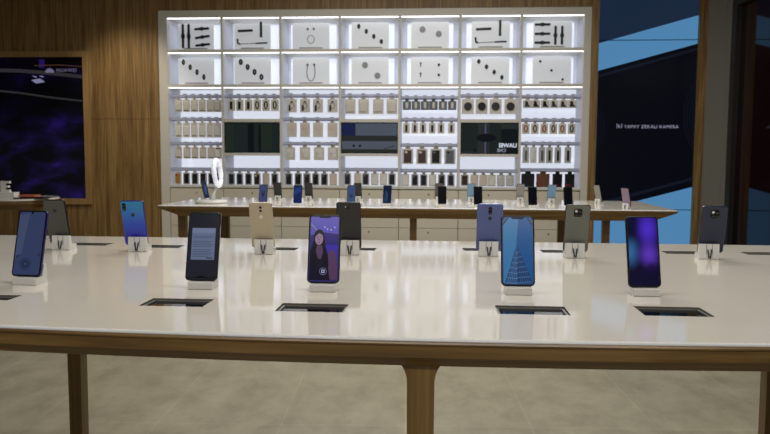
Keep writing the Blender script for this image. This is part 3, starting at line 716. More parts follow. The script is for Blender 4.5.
def leg(x, y, w, d, zt, fl, parent, taper=.8):
    """leg with curved flare where it meets the rail"""
    pts = []
    n = 7; ztp = zt
    right = []
    for k in range(n + 1):
        a = PI / 2 * k / n
        right.append((w / 2 + fl * (1 - math.sin(a)), ztp - fl * 1.3 * (1 - math.cos(a)) if False else ztp - fl * 1.5 * (1 - math.cos(a))))
    right = [(w / 2 + fl, ztp + .012)] + right
    right += [(w / 2 * .97, ztp - .25), (w / 2 * taper, 0)]
    out = [(x + a, z) for a, z in right] + [(x - a, z) for a, z in reversed(right)]
    m_ = MB(); m_.prism(out[::-1], y - d / 2, y + d / 2, 'Y')
    return m_.build('leg', LEGWOOD, parent)

ZT = .90
FT = thing('display_table', 'long white-topped wooden table in the foreground with a single row of phones along each side', 'table', (0, 0, 0))
FX0, FX1, FY0, FY1 = -1.95, 1.85, 1.268, 2.704
# tag positions: rectangles in the table
def slot(pxl, pyn, pxr, pyf):
    n = atz(pxl, pyn, ZT); m2 = atz(pxr, pyn, ZT); f = atz(pxl, pyf, ZT); return [n.x, m2.x, n.y, f.y]
SW = .1385
front_sl = [(-55, 299, 294), (138.5, 305.6, 298), (274.5, 311, 303), (498, 313.8, 305.5), (645, 315.5, 306.5)]
rear_sl = [(105, 245.6, 243), (178, 248, 245.2), (295, 250.3, 247.6), (375, 250.6, 248), (463, 250.6, 248), (542.5, 252.5, 249.8), (667, 253.6, 251), (748, 254.6, 252)]
holes = []
for (pl_, yn, yf) in front_sl:
    a = atz(pl_, yn, ZT); f = atz(pl_ + 10, yf, ZT); holes.append((a.x, a.x + {138.5: .1335, 498: .1415, 645: .1335}.get(pl_, SW), a.y, f.y))
for k, (pe, yn, yf) in enumerate(rear_sl):
    a = atz(pe, yn, ZT); f = atz(pe, yf, ZT)
    holes.append((a.x - SW, a.x, a.y, f.y) if k < 4 else (a.x, a.x + SW, a.y, f.y))
bw, xs_ = table_top(FX0, FX1, FY0, FY1, ZT, holes, .020, FT)
apron(FX0, FX1, FY0, FY1, ZT, bw, xs_, FT, .059, .04, .034)
leg(wx(421, FY0 + .065, 380), FY0 + .065, .049, .05, ZT - .055, .028, FT, .86)
fy = 2.52
for px in (78, 771): leg(wx(px, fy, 380), fy, .05, .05, ZT - .035, .012, FT, .86)
leg(wx(421, fy, 380), fy, .045, .05, ZT - .035, .012, FT, .86)
for px in (78, 771): leg(wx(px, fy, 380), FY0 + .12, .05, .05, ZT - .035, .018, FT, .86)
# glass price screens lying in the pockets
SCRN = mat('tag_glass', (16, 17, 20), .06, spec=.6); TAGG = mat('tag_frame', (122, 120, 116), .35, .2)
names5 = ['cut off by the left picture edge', 'before the phone showing a text page', 'before the phone showing a woman', 'before the phone showing a glass tower', 'before the phone with violet picture']
namesr = ['beside the dark grey phone at far left', 'beside the blue gradient phone', 'beside the gold phone', 'beside the matte black phone', 'beside the lavender phone', 'beside the grey phone with square camera', 'beside the navy phone at right', 'at the right picture edge']
for k, H in enumerate(holes):
    t = thing('information_screen', 'dark glass screen sunk in the tabletop ' + (names5 + namesr)[k], 'screen', (H[0], H[2], ZT - .009), 0, 'sunken screens in the front table')
    w, d = H[1] - H[0], H[3] - H[2]
    m_ = MB(); e = .006
    m_.box(.001, w - .001, .001, e, 0.0003, .004); m_.box(.001, w - .001, d - e, d - .001, .0003, .005); m_.box(.001, e, e, d - e, .0003, .005); m_.box(w - e, w - .001, e, d - e, .0003, .005)
    m_.build('bezel', TAGG, t)
    m_ = MB(); m_.box(e, w - e, e, d - e, .0003, .003, 0)
    m_.build('screen', SCRN, t)

# ---- back table
ZT2 = .84
BN, BF = 5.24, 6.3
BX0 = atz(160.5, 204.7, ZT2).x; BX1 = atz(680.5, 211.2, ZT2).x
BT = thing('display_table', 'white-topped wooden table in the middle distance before the shelving', 'table', (0, 0, 0))
bw2, xs2_ = table_top(BX0, BX1, BN, BF, ZT2, [], 0, BT)
apron(BX0, BX1, BN, BF, ZT2, bw2, xs2_, BT, .078, .16, .018, .2)
for px, yy in ((183, BN + .2), (413.3, BN + .2), (605.5, BN + .2)): leg(wx(px, yy, 230), yy, .058 if px < 400 else .05, .05, ZT2 - .072, .02, BT, .9)
for px, yy in ((225.5, BF - .2), (560.5, BF - .2)): leg(wx(px, yy, 230), yy, .07 if px < 400 else .05, .05, ZT2 - .072, .02, BT, .9)

# ---- left table with rounded end
ZT3 = .84
tipp = atz(54.5, 197.6, ZT3)
LT_ = thing('display_table', 'white-topped wooden table with rounded end at the left picture edge', 'table', (0, 0, 0))
ly0 = tipp.y - .33; ly1 = tipp.y + .33; lx1 = tipp.x
def rounded(x0, x1, y0, y1, r, n=14):
    o = [(x0, y0)]
    for k in range(n + 1):
        a = R(-90 + 90 * k / n); o.append((x1 - r + r * math.cos(a), y0 + r + r * math.sin(a)))
    for k in range(n + 1):
        a = R(90 * k / n); o.append((x1 - r + r * math.cos(a), y1 - r + r * math.sin(a)))
    o.append((x0, y1)); return o
m_ = MB(); m_.prism(rounded(lx1 - 2.2, lx1, ly0, ly1, .32), ZT3 - .014, ZT3, 'Z'); m_.build('table_top', TOP, LT_)
m_ = MB(); A_ = rounded(lx1 - 2.19, lx1 - .01, ly0 + .01, ly1 - .01, .31); B_ = rounded(lx1 - 2.1, lx1 - .10, ly0 + .1, ly1 - .1, .22)
n = len(A_); m_.add([(x, y, ZT3 - .014) for x, y in A_] + [(x, y, ZT3 - .04) for x, y in A_] + [(x, y, ZT3 - .09) for x, y in B_],
                   [[i, (i + 1) % n, (i + 1) % n + n, i + n] for i in range(n)] + [[i + n, (i + 1) % n + n, (i + 1) % n + 2 * n, i + 2 * n] for i in range(n)] + [[i + 2 * n for i in range(n)]])
m_.build('apron', TABLEWOOD, LT_)
leg(wx(40, tipp.y - .1, 230), tipp.y - .1, .06, .06, ZT3 - .085, .02, LT_, .9); leg(lx1 - 1.9, tipp.y, .06, .06, ZT3 - .085, .02, LT_, .9)
# items on the left table
pb_ = atz(8, 197, ZT3)
ebl = thing('letter_stand', 'white block stand with an upright letter E at the left picture edge', 'stand', (pb_.x, pb_.y, ZT3))
m_ = MB(); m_.box(-.10, .078, -.04, .04, 0, .042, bev=.003); m_.build('base', WHITEP, ebl)
m_ = MB(); m_.box(-.055, -.022, -.015, .015, .042, .135); m_.box(-.022, .022, -.015, .015, .042, .062); m_.box(-.022, .012, -.015, .015, .079, .097); m_.box(-.022, .022, -.015, .015, .115, .135); m_.build('letter', WHITEP, ebl)
p_ = atz(27, 197.2, ZT3)
m_ = MB(); m_.box(-.07, .07, -.05, .05, 0, .018, bev=.003); o = m_.build('booklet', mat('orange_card', (176, 96, 62), .5)); o.location = (p_.x - .01, p_.y + .06, ZT3); tag(o, 'orange-brown booklet lying beside the white letter stand', 'booklet')
p_ = atz(34, 198.4, ZT3)
m_ = MB(); m_.box(-.14, .12, -.07, .05, 0, .010, bev=.003); o = m_.build('tablet', GLASSB); o.location = (p_.x, p_.y, ZT3); tag(o, 'dark flat tablet lying on the left white table', 'tablet')

# ------------------------------------------------------------------ phones
TILT = R(15); PL, PWD, PTH = .157, .0735, .008
def gradmat():
    m = bpy.data.materials.new('cyan_violet_glass'); m.use_nodes = True; nt = m.node_tree; b = nt.nodes['Principled BSDF']
    tc = nt.nodes.new('ShaderNodeTexCoord'); sx = nt.nodes.new('ShaderNodeSeparateXYZ'); mr = nt.nodes.new('ShaderNodeMapRange'); cr = nt.nodes.new('ShaderNodeValToRGB')
    mr.inputs[1].default_value = .02; mr.inputs[2].default_value = .17
    nt.links.new(tc.outputs['Object'], sx.inputs[0]); nt.links.new(sx.outputs['Z'], mr.inputs[0]); nt.links.new(mr.outputs[0], cr.inputs[0]); nt.links.new(cr.outputs[0], b.inputs['Base Color'])
    e = cr.color_ramp.elements; e[0].position = .1; e[0].color = srgb((60, 40, 190)); e[1].position = .95; e[1].color = srgb((40, 150, 200)); k = e.new(.45); k.color = srgb((52, 86, 208))
    b.inputs['Roughness'].default_value = .15; b.inputs['Metallic'].default_value = .1
    return m
def nebula():
    m = bpy.data.materials.new('nebula_picture'); m.use_nodes = True; nt = m.node_tree; b = nt.nodes['Principled BSDF']; N = nt.nodes.new; L = nt.links.new
    b.inputs['Base Color'].default_value = (.003, .003, .004, 1); b.inputs['Roughness'].default_value = .15; b.inputs['Specular IOR Level'].default_value = .1
    tc = N('ShaderNodeTexCoord')
    def blob(c, s, col, prev):
        mp = N('ShaderNodeVectorMath'); mp.operation = 'SUBTRACT'; mp.inputs[1].default_value = c; L(tc.outputs['Object'], mp.inputs[0])
        ms = N('ShaderNodeVectorMath'); ms.operation = 'MULTIPLY'; ms.inputs[1].default_value = s; L(mp.outputs[0], ms.inputs[0])
        ln = N('ShaderNodeVectorMath'); ln.operation = 'LENGTH'; L(ms.outputs[0], ln.inputs[0])
        mr = N('ShaderNodeMapRange'); mr.interpolation_type = 'SMOOTHSTEP'; mr.inputs[1].default_value = 1; mr.inputs[2].default_value = 0; L(ln.outputs['Value'], mr.inputs[0])
        mx = N('ShaderNodeMix'); mx.data_type = 'RGBA'; L(mr.outputs[0], mx.inputs[0]); mx.inputs[7].default_value = srgb(col)
        if prev is None: mx.inputs[6].default_value = srgb((14, 10, 42))
        else: L(prev, mx.inputs[6])
        return mx.outputs[2]
    o = blob((.012, 0, .145), (28, 0, 17), (72, 44, 190), None)
    o = blob((-.03, 0, .095), (34, 0, 22), (50, 96, 150), o)
    o = blob((.012, 0, .09), (30, 0, 26), (88, 52, 176), o)
    o = blob((.016, 0, .06), (60, 0, 60), (26, 10, 62), o)
    o = blob((-.028, 0, .155), (40, 0, 22), (14, 12, 44), o)
    L(o, b.inputs['Emission Color']); b.inputs['Emission Strength'].default_value = .95
    return m

TMX = Matrix.Translation((0, 0, .0185)) @ Matrix.Rotation(-TILT, 4, 'X')      # phone plane: x width, z length, screen faces -y
def phone(name_label, loc, rz, screen='dark', back=None, side=None, cam_='none', group=None, scale=1.0, width=PWD, length=PL, notch='wide', small=False):
    t = thing('smartphone', name_label, 'phone', loc, rz, group); t.scale = (scale,) * 3
    sidem = side or BLACK; backm = back or BLACK
    rr = .009
    def M_(): return TMX @ Matrix.Translation((0, 0, length / 2))
    m_ = MB(); o_ = rrect(width, length, rr, 5); i_ = rrect(width - .003, length - .003, rr - .0015, 5); n = len(o_)
    vs = [(x, .0015 - .0015, z) for x, z in i_] + [(x, .0012, z) for x, z in o_] + [(x, PTH - .0018, z) for x, z in o_] + [(x, PTH, z) for x, z in i_]
    fs = []; 
    m_.add(vs, [list(range(n))], 2, mx=M_())
    for k in range(3): m_.add(vs, [[k * n + i, k * n + (i + 1) % n, (k + 1) * n + (i + 1) % n, (k + 1) * n + i] for i in range(n)], 2 if k == 0 else 0, True, mx=M_())
    m_.add(vs, [[3 * n + i for i in range(n)][::-1]], 1, mx=M_())
    m_.build('body', [sidem, backm, BLACK], t)
    # screen
    s = MB(); mats = SCREENS[screen][0]; w2, h2 = (width - .0075) / 2, (length - .0075) / 2
    s.poly(rrect(2 * w2, 2 * h2, rr - .003, 4), -.0003, 0, mx=M_())
    SCREENS[screen][1](s, w2, h2, M_())
    if notch == 'wide': s.poly([(-w2 * .42, h2 - .0005), (-w2 * .36, h2 - .0042), (w2 * .36, h2 - .0042), (w2 * .42, h2 - .0005)], -.0012, len(mats), mx=M_())
    elif notch == 'drop': s.disc((0, h2 - .002), .0028, -.0012, len(mats), mx=M_())
    s.build('screen', list(mats) + [BLACK], t, recalc=False)
    b = MB(); b.box(width / 2 - .0003, width / 2 + .0007, .003, .0055, .012, .022, mx=M_()); b.box(width / 2 - .0003, width / 2 + .0007, .003, .0055, .03, .048, mx=M_())
    if not small: b.build('side_button', sidem, t)
    # back camera
    if cam_ != 'none':
        c_ = MB(); lens = MB(); yb = PTH
        def cyl(mb, x, z, r, y0, y1, mi=0): mb.tube([(x, y0, z), (x, y1, z)], r, 16, mi, mx=M_())
        if cam_ == 'left':       # seen from behind, top left => local +x
            c_.prism(rrect(.011, .026, .005, 4, width / 2 - .012, length / 2 - .02), yb - .0005, yb + .0012, 'Y', mx=M_()); 
            cyl(lens, width / 2 - .012, length / 2 - .014, .0042, yb, yb + .0018); cyl(lens, width / 2 - .012, length / 2 - .026, .0042, yb, yb + .0018)
        elif cam_ == 'center2':
            c_.prism(rrect(.011, .024, .005, 4, 0, length / 2 - .021), yb - .0005, yb + .0012, 'Y', mx=M_())
            cyl(lens, 0, length / 2 - .0155, .0042, yb, yb + .0018); cyl(lens, 0, length / 2 - .0265, .0042, yb, yb + .0018)
        elif cam_ == 'square':
            c_.prism(rrect(.025, .025, .006, 4, 0, length / 2 - .024), yb - .0005, yb + .0015, 'Y', mx=M_())
            for a, b_ in ((-1, -1), (1, -1), (-1, 1), (1, 1)): cyl(lens, a * .0055, length / 2 - .024 + b_ * .0055, .004, yb + .001, yb + .0024, 1 if (a, b_) == (1, 1) else 0)
        if cam_ in ('left', 'center2', 'square'):
            cm = c_.build('camera_module', BLACK if cam_ != 'center2' or backm is not MATS.get('gold_back') else MATS['gold_back'], t)
            lens.build('lens', [GLASSB, WHITEP], cm)
        if cam_ == 'dot' and backm is BLKB:
            cyl(lens, 0, length / 2 - .0195, .0045, yb - .0002, yb + .001); cyl(lens, .009, length / 2 - .014, .0016, yb - .0002, yb + .001, 1); lens.build('lens', [GLASSB, WHITEP], t)
        if cam_ in ('left', 'dot', 'center2'):
            d_ = MB(); z_ = length / 2 - (.046 if cam_ != 'dot' else .036); d_.prism([(0 + .0058 * math.cos(2 * PI * k / 18), z_ + .0058 * math.sin(2 * PI * k / 18)) for k in range(18)], yb - .0003, yb + .0006, 'Y', mx=M_())
            d_.build('fingerprint_sensor', DKRUB if backm is not MATS.get('gold_back') else PALE, t)
    return t

SCREENS = {}
def none_(s, w, h, mx): pass
SCREENS['dark'] = ([scr('scr_dark', (10, 11, 16))], none_)
SCREENS['navy'] = ([scr('scr_navy', (28, 36, 62)), scr('scr_navy_l', (58, 72, 118))], lambda s, w, h, mx: s.poly([(-w * .6, -h * .6), (w * .2, -h * .6), (w * .6, h * .4), (-w * .2, h * .6)], -.0007, 1, mx=mx))
SCREENS['blue'] = ([scr('scr_blue', (24, 38, 84)), scr('scr_blue_l', (36, 56, 112))], lambda s, w, h, mx: s.poly([(-w, -h * .2), (w * .9, h * .3), (w * .9, h * .8), (-w * .9, h * .6)], -.0007, 1, mx=mx))
SCREENS['slate'] = ([scr('scr_slate', (58, 76, 108)), scr('scr_slate_l', (40, 50, 80))], lambda s, w, h, mx: (s.disc((0, -h * .25), w * .45, -.0007, 1, mx=mx)))
SCREENS['lilac'] = ([scr('scr_lilac', (62, 68, 104)), scr('scr_lilac_d', (34, 36, 62))], lambda s, w, h, mx: (s.poly([(-w * .1, -h * .5), (w * .1, -h * .5), (w * .5, h * .3), (w * .3, h * .3), (0, -h * .1), (-w * .3, h * .3), (-w * .5, h * .3)], -.0007, 1, mx=mx)))
SCREENS['steel'] = ([scr('scr_steel', (20, 30, 52)), scr('scr_steel_l', (40, 58, 92))], lambda s, w, h, mx: s.poly([(-w * .8, -h * .8), (w * .1, -h * .9), (w * .3, h * .1), (-w * .5, h * .5)], -.0007, 1, mx=mx))
def s_finger(s, w, h, mx):
    s.poly([(-w * .96, h * .9), (-w * .2, h * .95), (-w * .5, -h * .3), (-w * .96, -h * .5)], -.0006, 1, mx=mx)
    for r0, mi in ((.014, 2), (.0115, 0), (.009, 2), (.004, 0)): s.disc((-.004, -h * .66), r0, -.0007 - .0015 / (r0 * 1000), mi, mx=mx)
    s.poly([(-w * .93, -h * .42), (-w * .7, -h * .36), (-w * .8, -h * .5)], -.0008, 2, mx=mx); s.poly([(w * .93, -h * .3), (w * .75, -h * .36), (w * .9, -h * .44)], -.0008, 2, mx=mx)
SCREENS['finger'] = ([scr('fs0', (48, 57, 88)), scr('fs1', (60, 70, 98)), scr('fs2', (30, 38, 64))], s_finger)
def s_text(s, w, h, mx):
    s.poly([(-w * .8, -h * .42), (w * .82, -h * .42), (w * .82, h * .55), (-w * .8, h * .55)], -.0006, 1, mx=mx)
    s.poly([(-w * .8, h * .40), (w * .82, h * .40), (w * .82, h * .55), (-w * .8, h * .55)], -.0009, 4, mx=mx)
    for k in range(13):
        z = h * (.30 - k * .052); 
        if k in (2, 7): continue
        s.poly([(-w * .72, z - .0008), (w * (.7 - .35 * ((k * 37) % 5) / 5), z - .0008), (w * (.7 - .35 * ((k * 37) % 5) / 5), z + .0008), (-w * .72, z + .0008)], -.0009, 2, mx=mx)
    s.poly([(w * .25, -h * .38), (w * .7, -h * .38), (w * .7, -h * .35), (w * .25, -h * .35)], -.0009, 3, mx=mx)
    s.poly([(-w * .94, -h * .95), (-w * .5, -h * .96), (0, -h * .9), (w * .5, -h * .96), (w * .94, -h * .95), (w * .94, -h * .975), (-w * .94, -h * .975)], -.0009, 5, mx=mx)
SCREENS['text'] = ([scr('ts0', (30, 31, 40)), scr('ts1', (92, 102, 130)), scr('ts2', (70, 76, 96)), scr('ts3', (40, 46, 66)), scr('ts4', (104, 114, 142)), scr('ts5', (10, 10, 12))], s_text)
def s_woman(s, w, h, mx):
    P = lambda pts, l, mi: s.poly([(max(-.97, min(.97, a)) * w, b * h) for a, b in pts], -.0005 - l * .00012, mi, mx=mx)
    def O(cx, cz, rx, rz, l, mi, rot=0):
        pts = []
        for k in range(22):
            t = 2 * PI * k / 22; a, b = rx * math.cos(t), rz * math.sin(t)
            pts.append(((cx + a * math.cos(rot) - b * math.sin(rot)) * w, (cz + (a * math.sin(rot) + b * math.cos(rot))) * h))
        s.poly(pts, -.0005 - l * .00012, mi, mx=mx)
    P([(-.97, .4), (-.2, .5), (.97, .45), (.97, .97), (-.97, .97)], 1, 1)
    P([(.0, .1), (.3, -.6), (.97, -.6), (.97, .1)], 1, 2)
    P([(-.95, .72), (-.5, .52), (-.5, .57), (-.95, .8)], 2, 9)
    for a, b in ((.0, .66), (.45, .58), (.2, .6), (.7, .66)): s.disc((a * w, b * h), .0018, -.0008, 3, mx=mx, n=10)
    P([(.22, -.3), (.36, -.08), (.55, -.02), (.78, -.1), (.9, -.3), (.95, -.55), (.95, -.95), (.2, -.95)], 2, 6)      # shoulder and arm
    O(-.36, .34, .38, .25, 3, 4)                                                        # hair crown
    P([(-.72, .3), (-.02, .36), (.12, .05), (.28, -.2), (.34, -.5), (.25, -.75), (-.9, -.8), (-.97, -.1), (-.82, .1)], 4, 4)
    P([(-.5, .1), (-.15, .1), (-.06, -.12), (-.2, -.34), (-.42, -.3), (-.56, -.1)], 5, 6)  # neck
    P([(-.97, -.36), (-.5, -.3), (-.3, -.42), (-.05, -.33), (.3, -.5), (.45, -.97), (-.97, -.97)], 6, 7)            # dark top
    O(-.36, .30, .28, .19, 7, 5)                                                        # face
    P([(-.66, .34), (-.52, .5), (-.3, .55), (-.08, .44), (-.04, .3), (-.14, .42), (-.36, .47), (-.55, .4)], 8, 4)
    P([(-.54, .335), (-.42, .34), (-.44, .36), (-.52, .355)], 9, 4); P([(-.3, .34), (-.18, .335), (-.2, .355), (-.28, .36)], 9, 4)
    P([(-.37, .33), (-.41, .25), (-.31, .25)], 9, 6)
    P([(-.46, .2), (-.25, .2), (-.3, .175), (-.41, .175)], 9, 8)
    P([(-.8, .1), (-.62, .2), (-.6, -.1), (-.55, -.5), (-.75, -.62), (-.9, -.3)], 9, 4); P([(-.1, .2), (.04, .1), (.2, -.2), (.24, -.55), (.0, -.5), (-.06, -.1)], 9, 4)
    s.disc((-.02 * w, -.70 * h), .0085, -.0018, 9, mx=mx); s.disc((-.02 * w, -.70 * h), .0074, -.0019, 7, mx=mx)
    P([(-.13, -.75), (.09, -.75), (.09, -.65), (-.13, -.65)], 13, 3); P([(-.07, -.73), (.03, -.73), (.03, -.67), (-.07, -.67)], 14, 7)
SCREENS['woman'] = ([scr('w0', (44, 36, 104)), scr('w1', (82, 74, 160)), scr('w2', (56, 40, 150)), scr('w3', (160, 164, 215)), scr('w4', (18, 14, 24)), scr('w5', (138, 112, 136)), scr('w6', (76, 54, 82)), scr('w7', (20, 19, 34)), scr('w8', (120, 60, 96)), scr('w9', (110, 112, 140))], s_woman)
def s_tower(s, w, h, mx):
    P = lambda pts, l, mi: s.poly([(a * w, b * h) for a, b in pts], -.0005 - l * .00012, mi, mx=mx)
    P([(0.05, 1 - .02), (-.1, .12), (-.35, -.2), (-.8, -.97), (-.97, -.97), (-.97, .97)], 1, 1)
    P([(-.02, .15), (-.88, -.97), (-.02, -.97)], 2, 2)
    P([(-.02, .15), (-.02, -.97), (.95, -.97)], 2, 3)
    for k in range(7):
        t0 = -.97 + k * .15
        hw = (.15 - t0) / 1.12
        P([(-.02 - hw * .85, t0), (-.02, t0 - .03), (-.02, t0 + .0), (-.02 - hw * .85 + .02, t0 + .02)], 3, 4)
        P([(-.02, t0 + .0), (-.02, t0 + .03), (-.02 + hw * .9, t0 + .06), (-.02 + hw * .92, t0 + .03)], 3, 5)
    for k in range(5):
        u = (k + 1) / 6
        P([(-.02, .15), (-.02 - .86 * u, -.97), (-.02 - .86 * u + .04, -.97)], 4, 4); P([(-.02, .15), (-.02 + .97 * u, -.97), (-.02 + .97 * u + .04, -.97)], 4, 5)
    P([(-.97, .97), (-.6, .97), (-.97, .74)], 4, 6); P([(.97, .97), (.6, .97), (.97, .74)], 4, 6); P([(-.82, .97), (-.97, .87), (-.97, .82), (-.72, .97)], 5, 5); P([(.82, .97), (.97, .87), (.97, .82), (.72, .97)], 5, 5)
SCREENS['tower'] = ([scr('p0', (30, 76, 128)), scr('p1', (56, 108, 150)), scr('p2', (38, 64, 104)), scr('p3', (28, 50, 88)), scr('p4', (76, 110, 150)), scr('p5', (58, 90, 132)), scr('p6', (22, 34, 58))], s_tower)
SCREENS['nebula'] = ([nebula(), scr('neb_line', (70, 60, 120))], lambda s, w, h, mx: s.poly([(-w * .96, -h * .8), (w * .96, -h * .8), (w * .96, -h * .79), (-w * .96, -h * .79)], -.0006, 0, mx=mx))

def stand(label, loc, rz, group, scale=1.0, cable=True):
    t = thing('phone_stand', label, 'phone stand', loc, rz, group); t.scale = (scale,) * 3
    w = .029
    prof = [(-.015, 0), (.034, 0), (.031, .046), (.0215, .046), (.0128, .0168), (-.015, .0168)]
    m_ = MB(); m_.prism(prof, -w, w, 'X'); o = m_.build('block', WHITEP, t)
    bv = o.modifiers.new('bevel', 'BEVEL'); bv.width = .0015; bv.segments = 2
    m_ = MB(); m_.box(-w + .001, w - .001, .0335, .0352, .002, .044, 0, mx=Matrix.Rotation(R(3.7), 4, 'X')); 
    m_.build('rear_plate', WHITEP, t)
    m_ = MB()
    for gx in (-.0085, .0085): m_.box(gx - .0008, gx + .0008, .0350, .0358, .014, .043, mx=Matrix.Rotation(R(3.7), 4, 'X'))
    g_ = m_.build('cable_channel', GREYM, t)
    if cable:
        m_ = MB()
        m_.tube([(-.0052, .0345, .030), (-.0046, .037, .024), (-.0028, .039, .010), (-.0018, .039, .004)], .0019, 6); m_.tube([(.0052, .0345, .030), (.0046, .037, .024), (.0028, .039, .010), (.0018, .039, .004)], .0019, 6)
        m_.build('security_cable', DKRUB, t)
    return t

GOLD = mat('gold_back', (190, 177, 150), .3, .1); BKG = mat('graphite_back', (82, 80, 76), .3, .2); BLKB = mat('black_back', (24, 24, 24), .4); LAV = mat('lavender_back', (84, 98, 156), .25, .1)
GRB = mat('grey_green_back', (106, 110, 102), .35, .2); NAVB = mat('navy_back', (30, 38, 66), .28, .0); GRAD = gradmat(); BLUES = mat('blue_side', (38, 36, 128), .3, .2); SILV = mat('silver_side', (150, 150, 156), .25, .7)
LBL = mat('light_blue_back', (112, 148, 180), .3, .1); GRY2 = mat('pale_grey_back', (140, 138, 134), .3); ROSE = mat('mauve_back', (150, 130, 150), .3)

# front row (screens towards the viewer): centre px of stand, bottom py
frontrow = [
 (24.6, 285.3, 'smartphone with dull blue screen and fingerprint mark, leftmost of the front row', 'finger', BLUES, NAVB, 'drop', -3, .0735, .159),
 (200.0, 289.8, 'black smartphone showing a grey text page, second from left in the front row', 'text', SILV, BLKB, 'wide', 1, .0755, .161),
 (321.9, 292.3, 'smartphone showing a picture of a long-haired woman', 'woman', mat('dark_blue_side', (28, 28, 66), .3, .3), NAVB, 'wide', 1, .0740, .158),
 (518.8, 295.4, 'smartphone showing a pointed glass tower against blue sky', 'tower', BLACK, BLKB, 'wide', 1, .0755, .160),
 (646.8, 296.8, 'smartphone showing a violet and blue glow, rightmost of the front row', 'nebula', BLACK, BLKB, 'none', 3, .0725, .161)]
for px, py, lab, sc_n, sd, bkk, nt_, rz, w_, l_ in frontrow:
    p = atz(px, py, ZT); loc = (p.x, p.y + .015, ZT + .0003)
    stand('white block stand under the ' + {'finger': 'leftmost phone with fingerprint mark', 'text': 'phone showing a text page', 'woman': 'phone showing a woman', 'tower': 'phone showing a glass tower', 'nebula': 'phone showing a violet glow'}[sc_n], loc, R(rz), 'phone stands on the front table')
    loc = (loc[0] + {'finger': -.006, 'text': -.0025}.get(sc_n, 0), loc[1], loc[2])
    phone(lab, loc, R(rz), sc_n, bkk, sd, 'none', 'phones on the front table', width=w_, length=l_, notch=nt_)
rearrow = [
 (60.4, 250.2, 'graphite smartphone seen from behind, leftmost in the rear row', 'graphite phone at far left', BKG, BLACK, 'dot', -1, .0715, .150, 'blue'),
 (136.6, 251.8, 'smartphone with cyan to violet gradient back, seen from behind', 'cyan and violet phone', GRAD, BLUES, 'left', 1, .0745, .150, 'blue'),
 (263.2, 254.6, 'gold smartphone with two lenses, seen from behind', 'gold phone', GOLD, GOLD, 'center2', 0, .0725, .150, 'slate'),
 (349.2, 255.4, 'matte black smartphone seen from behind, right of the one showing a woman', 'matte black phone', BLKB, BLACK, 'dot', 2, .0755, .153, 'navy'),
 (488.4, 256.8, 'lavender blue smartphone with two lenses, seen from behind', 'lavender phone', LAV, LAV, 'center2', 2, .0785, .151, 'navy'),
 (575.2, 258.6, 'grey-green smartphone with square camera block, seen from behind', 'grey-green phone', GRB, BLACK, 'square', -1, .0745, .151, 'blue'),
 (710.0, 259.6, 'navy smartphone with square camera block, seen from behind, rightmost of the rear row', 'navy phone at right', NAVB, NAVB, 'square', -3, .0745, .150, 'blue')]
for px, py, lab, sl, bkk, sd, cm, rz, w_, l_, sn in rearrow:
    p = atz(px, py, ZT); loc = (p.x, p.y + .036, ZT + .0003)
    stand('clear white stand with dark cable behind the ' + sl, loc, R(180 + rz), 'phone stands on the front table')
    loc = (loc[0] + (px - 440) / F * .026, loc[1], loc[2])
    phone(lab, loc, R(180 + rz), sn, bkk, sd, cm, 'phones on the front table', width=w_, length=l_)

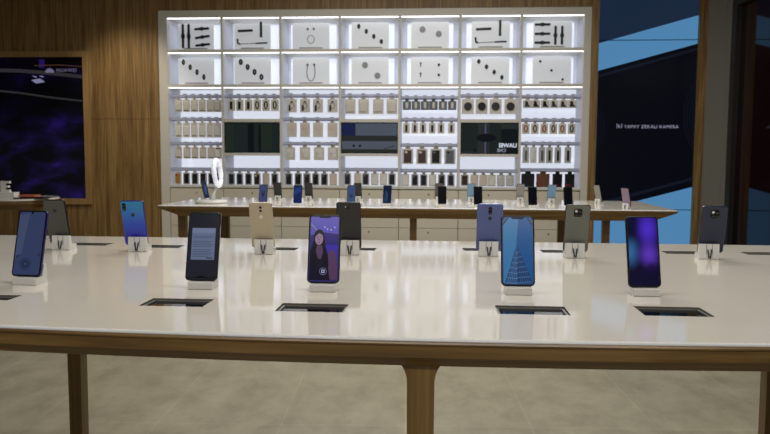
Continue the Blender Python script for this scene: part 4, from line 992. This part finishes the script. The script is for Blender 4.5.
# phones on the back table
SB = .86
back = [ # px, base py, facing, label, screen/back, yaw
 (262.3, 204.5, 'f', 'lilac-screen phone behind the gold phone', 'lilac', BLKB, 0),
 (277.6, 200.6, 'b', 'black phone seen from behind between the lilac and blue screens', 'dark', BLKB, -3),
 (297.0, 205.4, 'f', 'blue-screen phone above the gap between gold and woman-picture phones', 'blue', BLKB, 0),
 (308.6, 201.0, 'b', 'black phone seen from behind right beside the blue-screen phone', 'dark', BLKB, -3),
 (350.8, 205.2, 'f', 'slate-blue phone directly behind the matte black front-table phone', 'slate', BLKB, 0),
 (357.6, 201.2, 'b', 'black phone half hidden by the slate-blue one', 'dark', BLKB, 0),
 (386.6, 205.6, 'f', 'phone with steel blue screen standing alone near the table centre', 'steel', BLUES, -6),
 (438.6, 201.5, 'b', 'graphite phone mostly hidden behind a black-screen phone', 'dark', BKG, 3),
 (442.2, 206.4, 'f', 'black-screen phone right of the middle table leg', 'dark', BLACK, 3),
 (471.0, 201.8, 'b', 'light blue phone seen from behind above the lavender phone', 'dark', LBL, 3),
 (478.2, 206.8, 'f', 'black-screen phone above the lavender phone', 'dark', BLACK, 3),
 (520.0, 202.2, 'b', 'pale grey phone seen from behind above the glass tower phone', 'dark', GRY2, 4),
 (533.0, 207.4, 'f', 'black-screen phone right of the pale grey phone', 'dark', BLACK, 3),
 (551.2, 203.4, 'b', 'light blue phone seen from behind left of the last black screen', 'dark', LBL, 4),
 (568.8, 207.8, 'f', 'black-screen phone above the grey-green phone, rightmost facing the viewer', 'dark', BLACK, 4),
 (600.6, 204.2, 'b', 'thin pale phone turned side-on before the video wall', 'dark', GRY2, -58),
 (628.8, 209.0, 'b', 'mauve phone turned nearly side-on at the right table end', 'lilac', ROSE, -52)]
for px, py, fc, lab, sn, bm_, yw in back:
    p = atz(px, py, ZT2); rz = R(yw) + (PI if fc == 'b' else 0)
    loc = (p.x, p.y + (.015 if fc == 'f' else .036) * SB, ZT2 + .0003)
    stand(('small white stand under the ' + lab).replace('seen from behind ', '').replace('  ', ' '), loc, rz, 'phone stands on the back table', SB)
    phone(lab, loc, rz, sn, bm_, BLACK if sn != 'blue' else BLUES, 'none', 'phones on the back table', scale=SB, small=True, width=.0735 if fc == 'f' else .0755)

# ring-shaped stand with a phone on the round white base
pc = atz(207.5, 203.8, ZT2)
kk = pc.y / F
rs = thing('ring_stand', 'white ring on a round white base at the left end of the back table', 'stand', (pc.x, pc.y + .1, ZT2))
m_ = MB(); m_.lathe([(0, 0), (.108, 0), (.118, .004), (.118, .016), (.110, .022), (0, .024)], n=36); m_.build('base', WHITEP, rs)
m_ = MB()
mx = Matrix.Translation((.048, 0, .228)) @ Matrix.Rotation(R(88), 4, 'Z') @ Matrix.Rotation(R(-6), 4, 'X')
ringp = [(.074 * math.cos(2 * PI * k / 32), 0, .096 * math.sin(2 * PI * k / 32)) for k in range(32)]
m_.tube(ringp, .018, 10, 0, mx, closed=True); ro = m_.build('ring', mat('white_ring', (238, 240, 252), .3, emit=(235, 240, 255), es=.35), rs)
m_ = MB(); m_.tube([(.01, 0, .02), (.015, 0, .07), (.045, 0, .13)], [.020, .014, .012], 10); m_.build('stem', WHITEP, rs)
ph = phone('dark phone leaning on the white ring stand', (pc.x - .022, pc.y + .07, ZT2 + .0235), R(72), 'navy', BLACK, SILV, 'none', None, scale=.85, small=True)
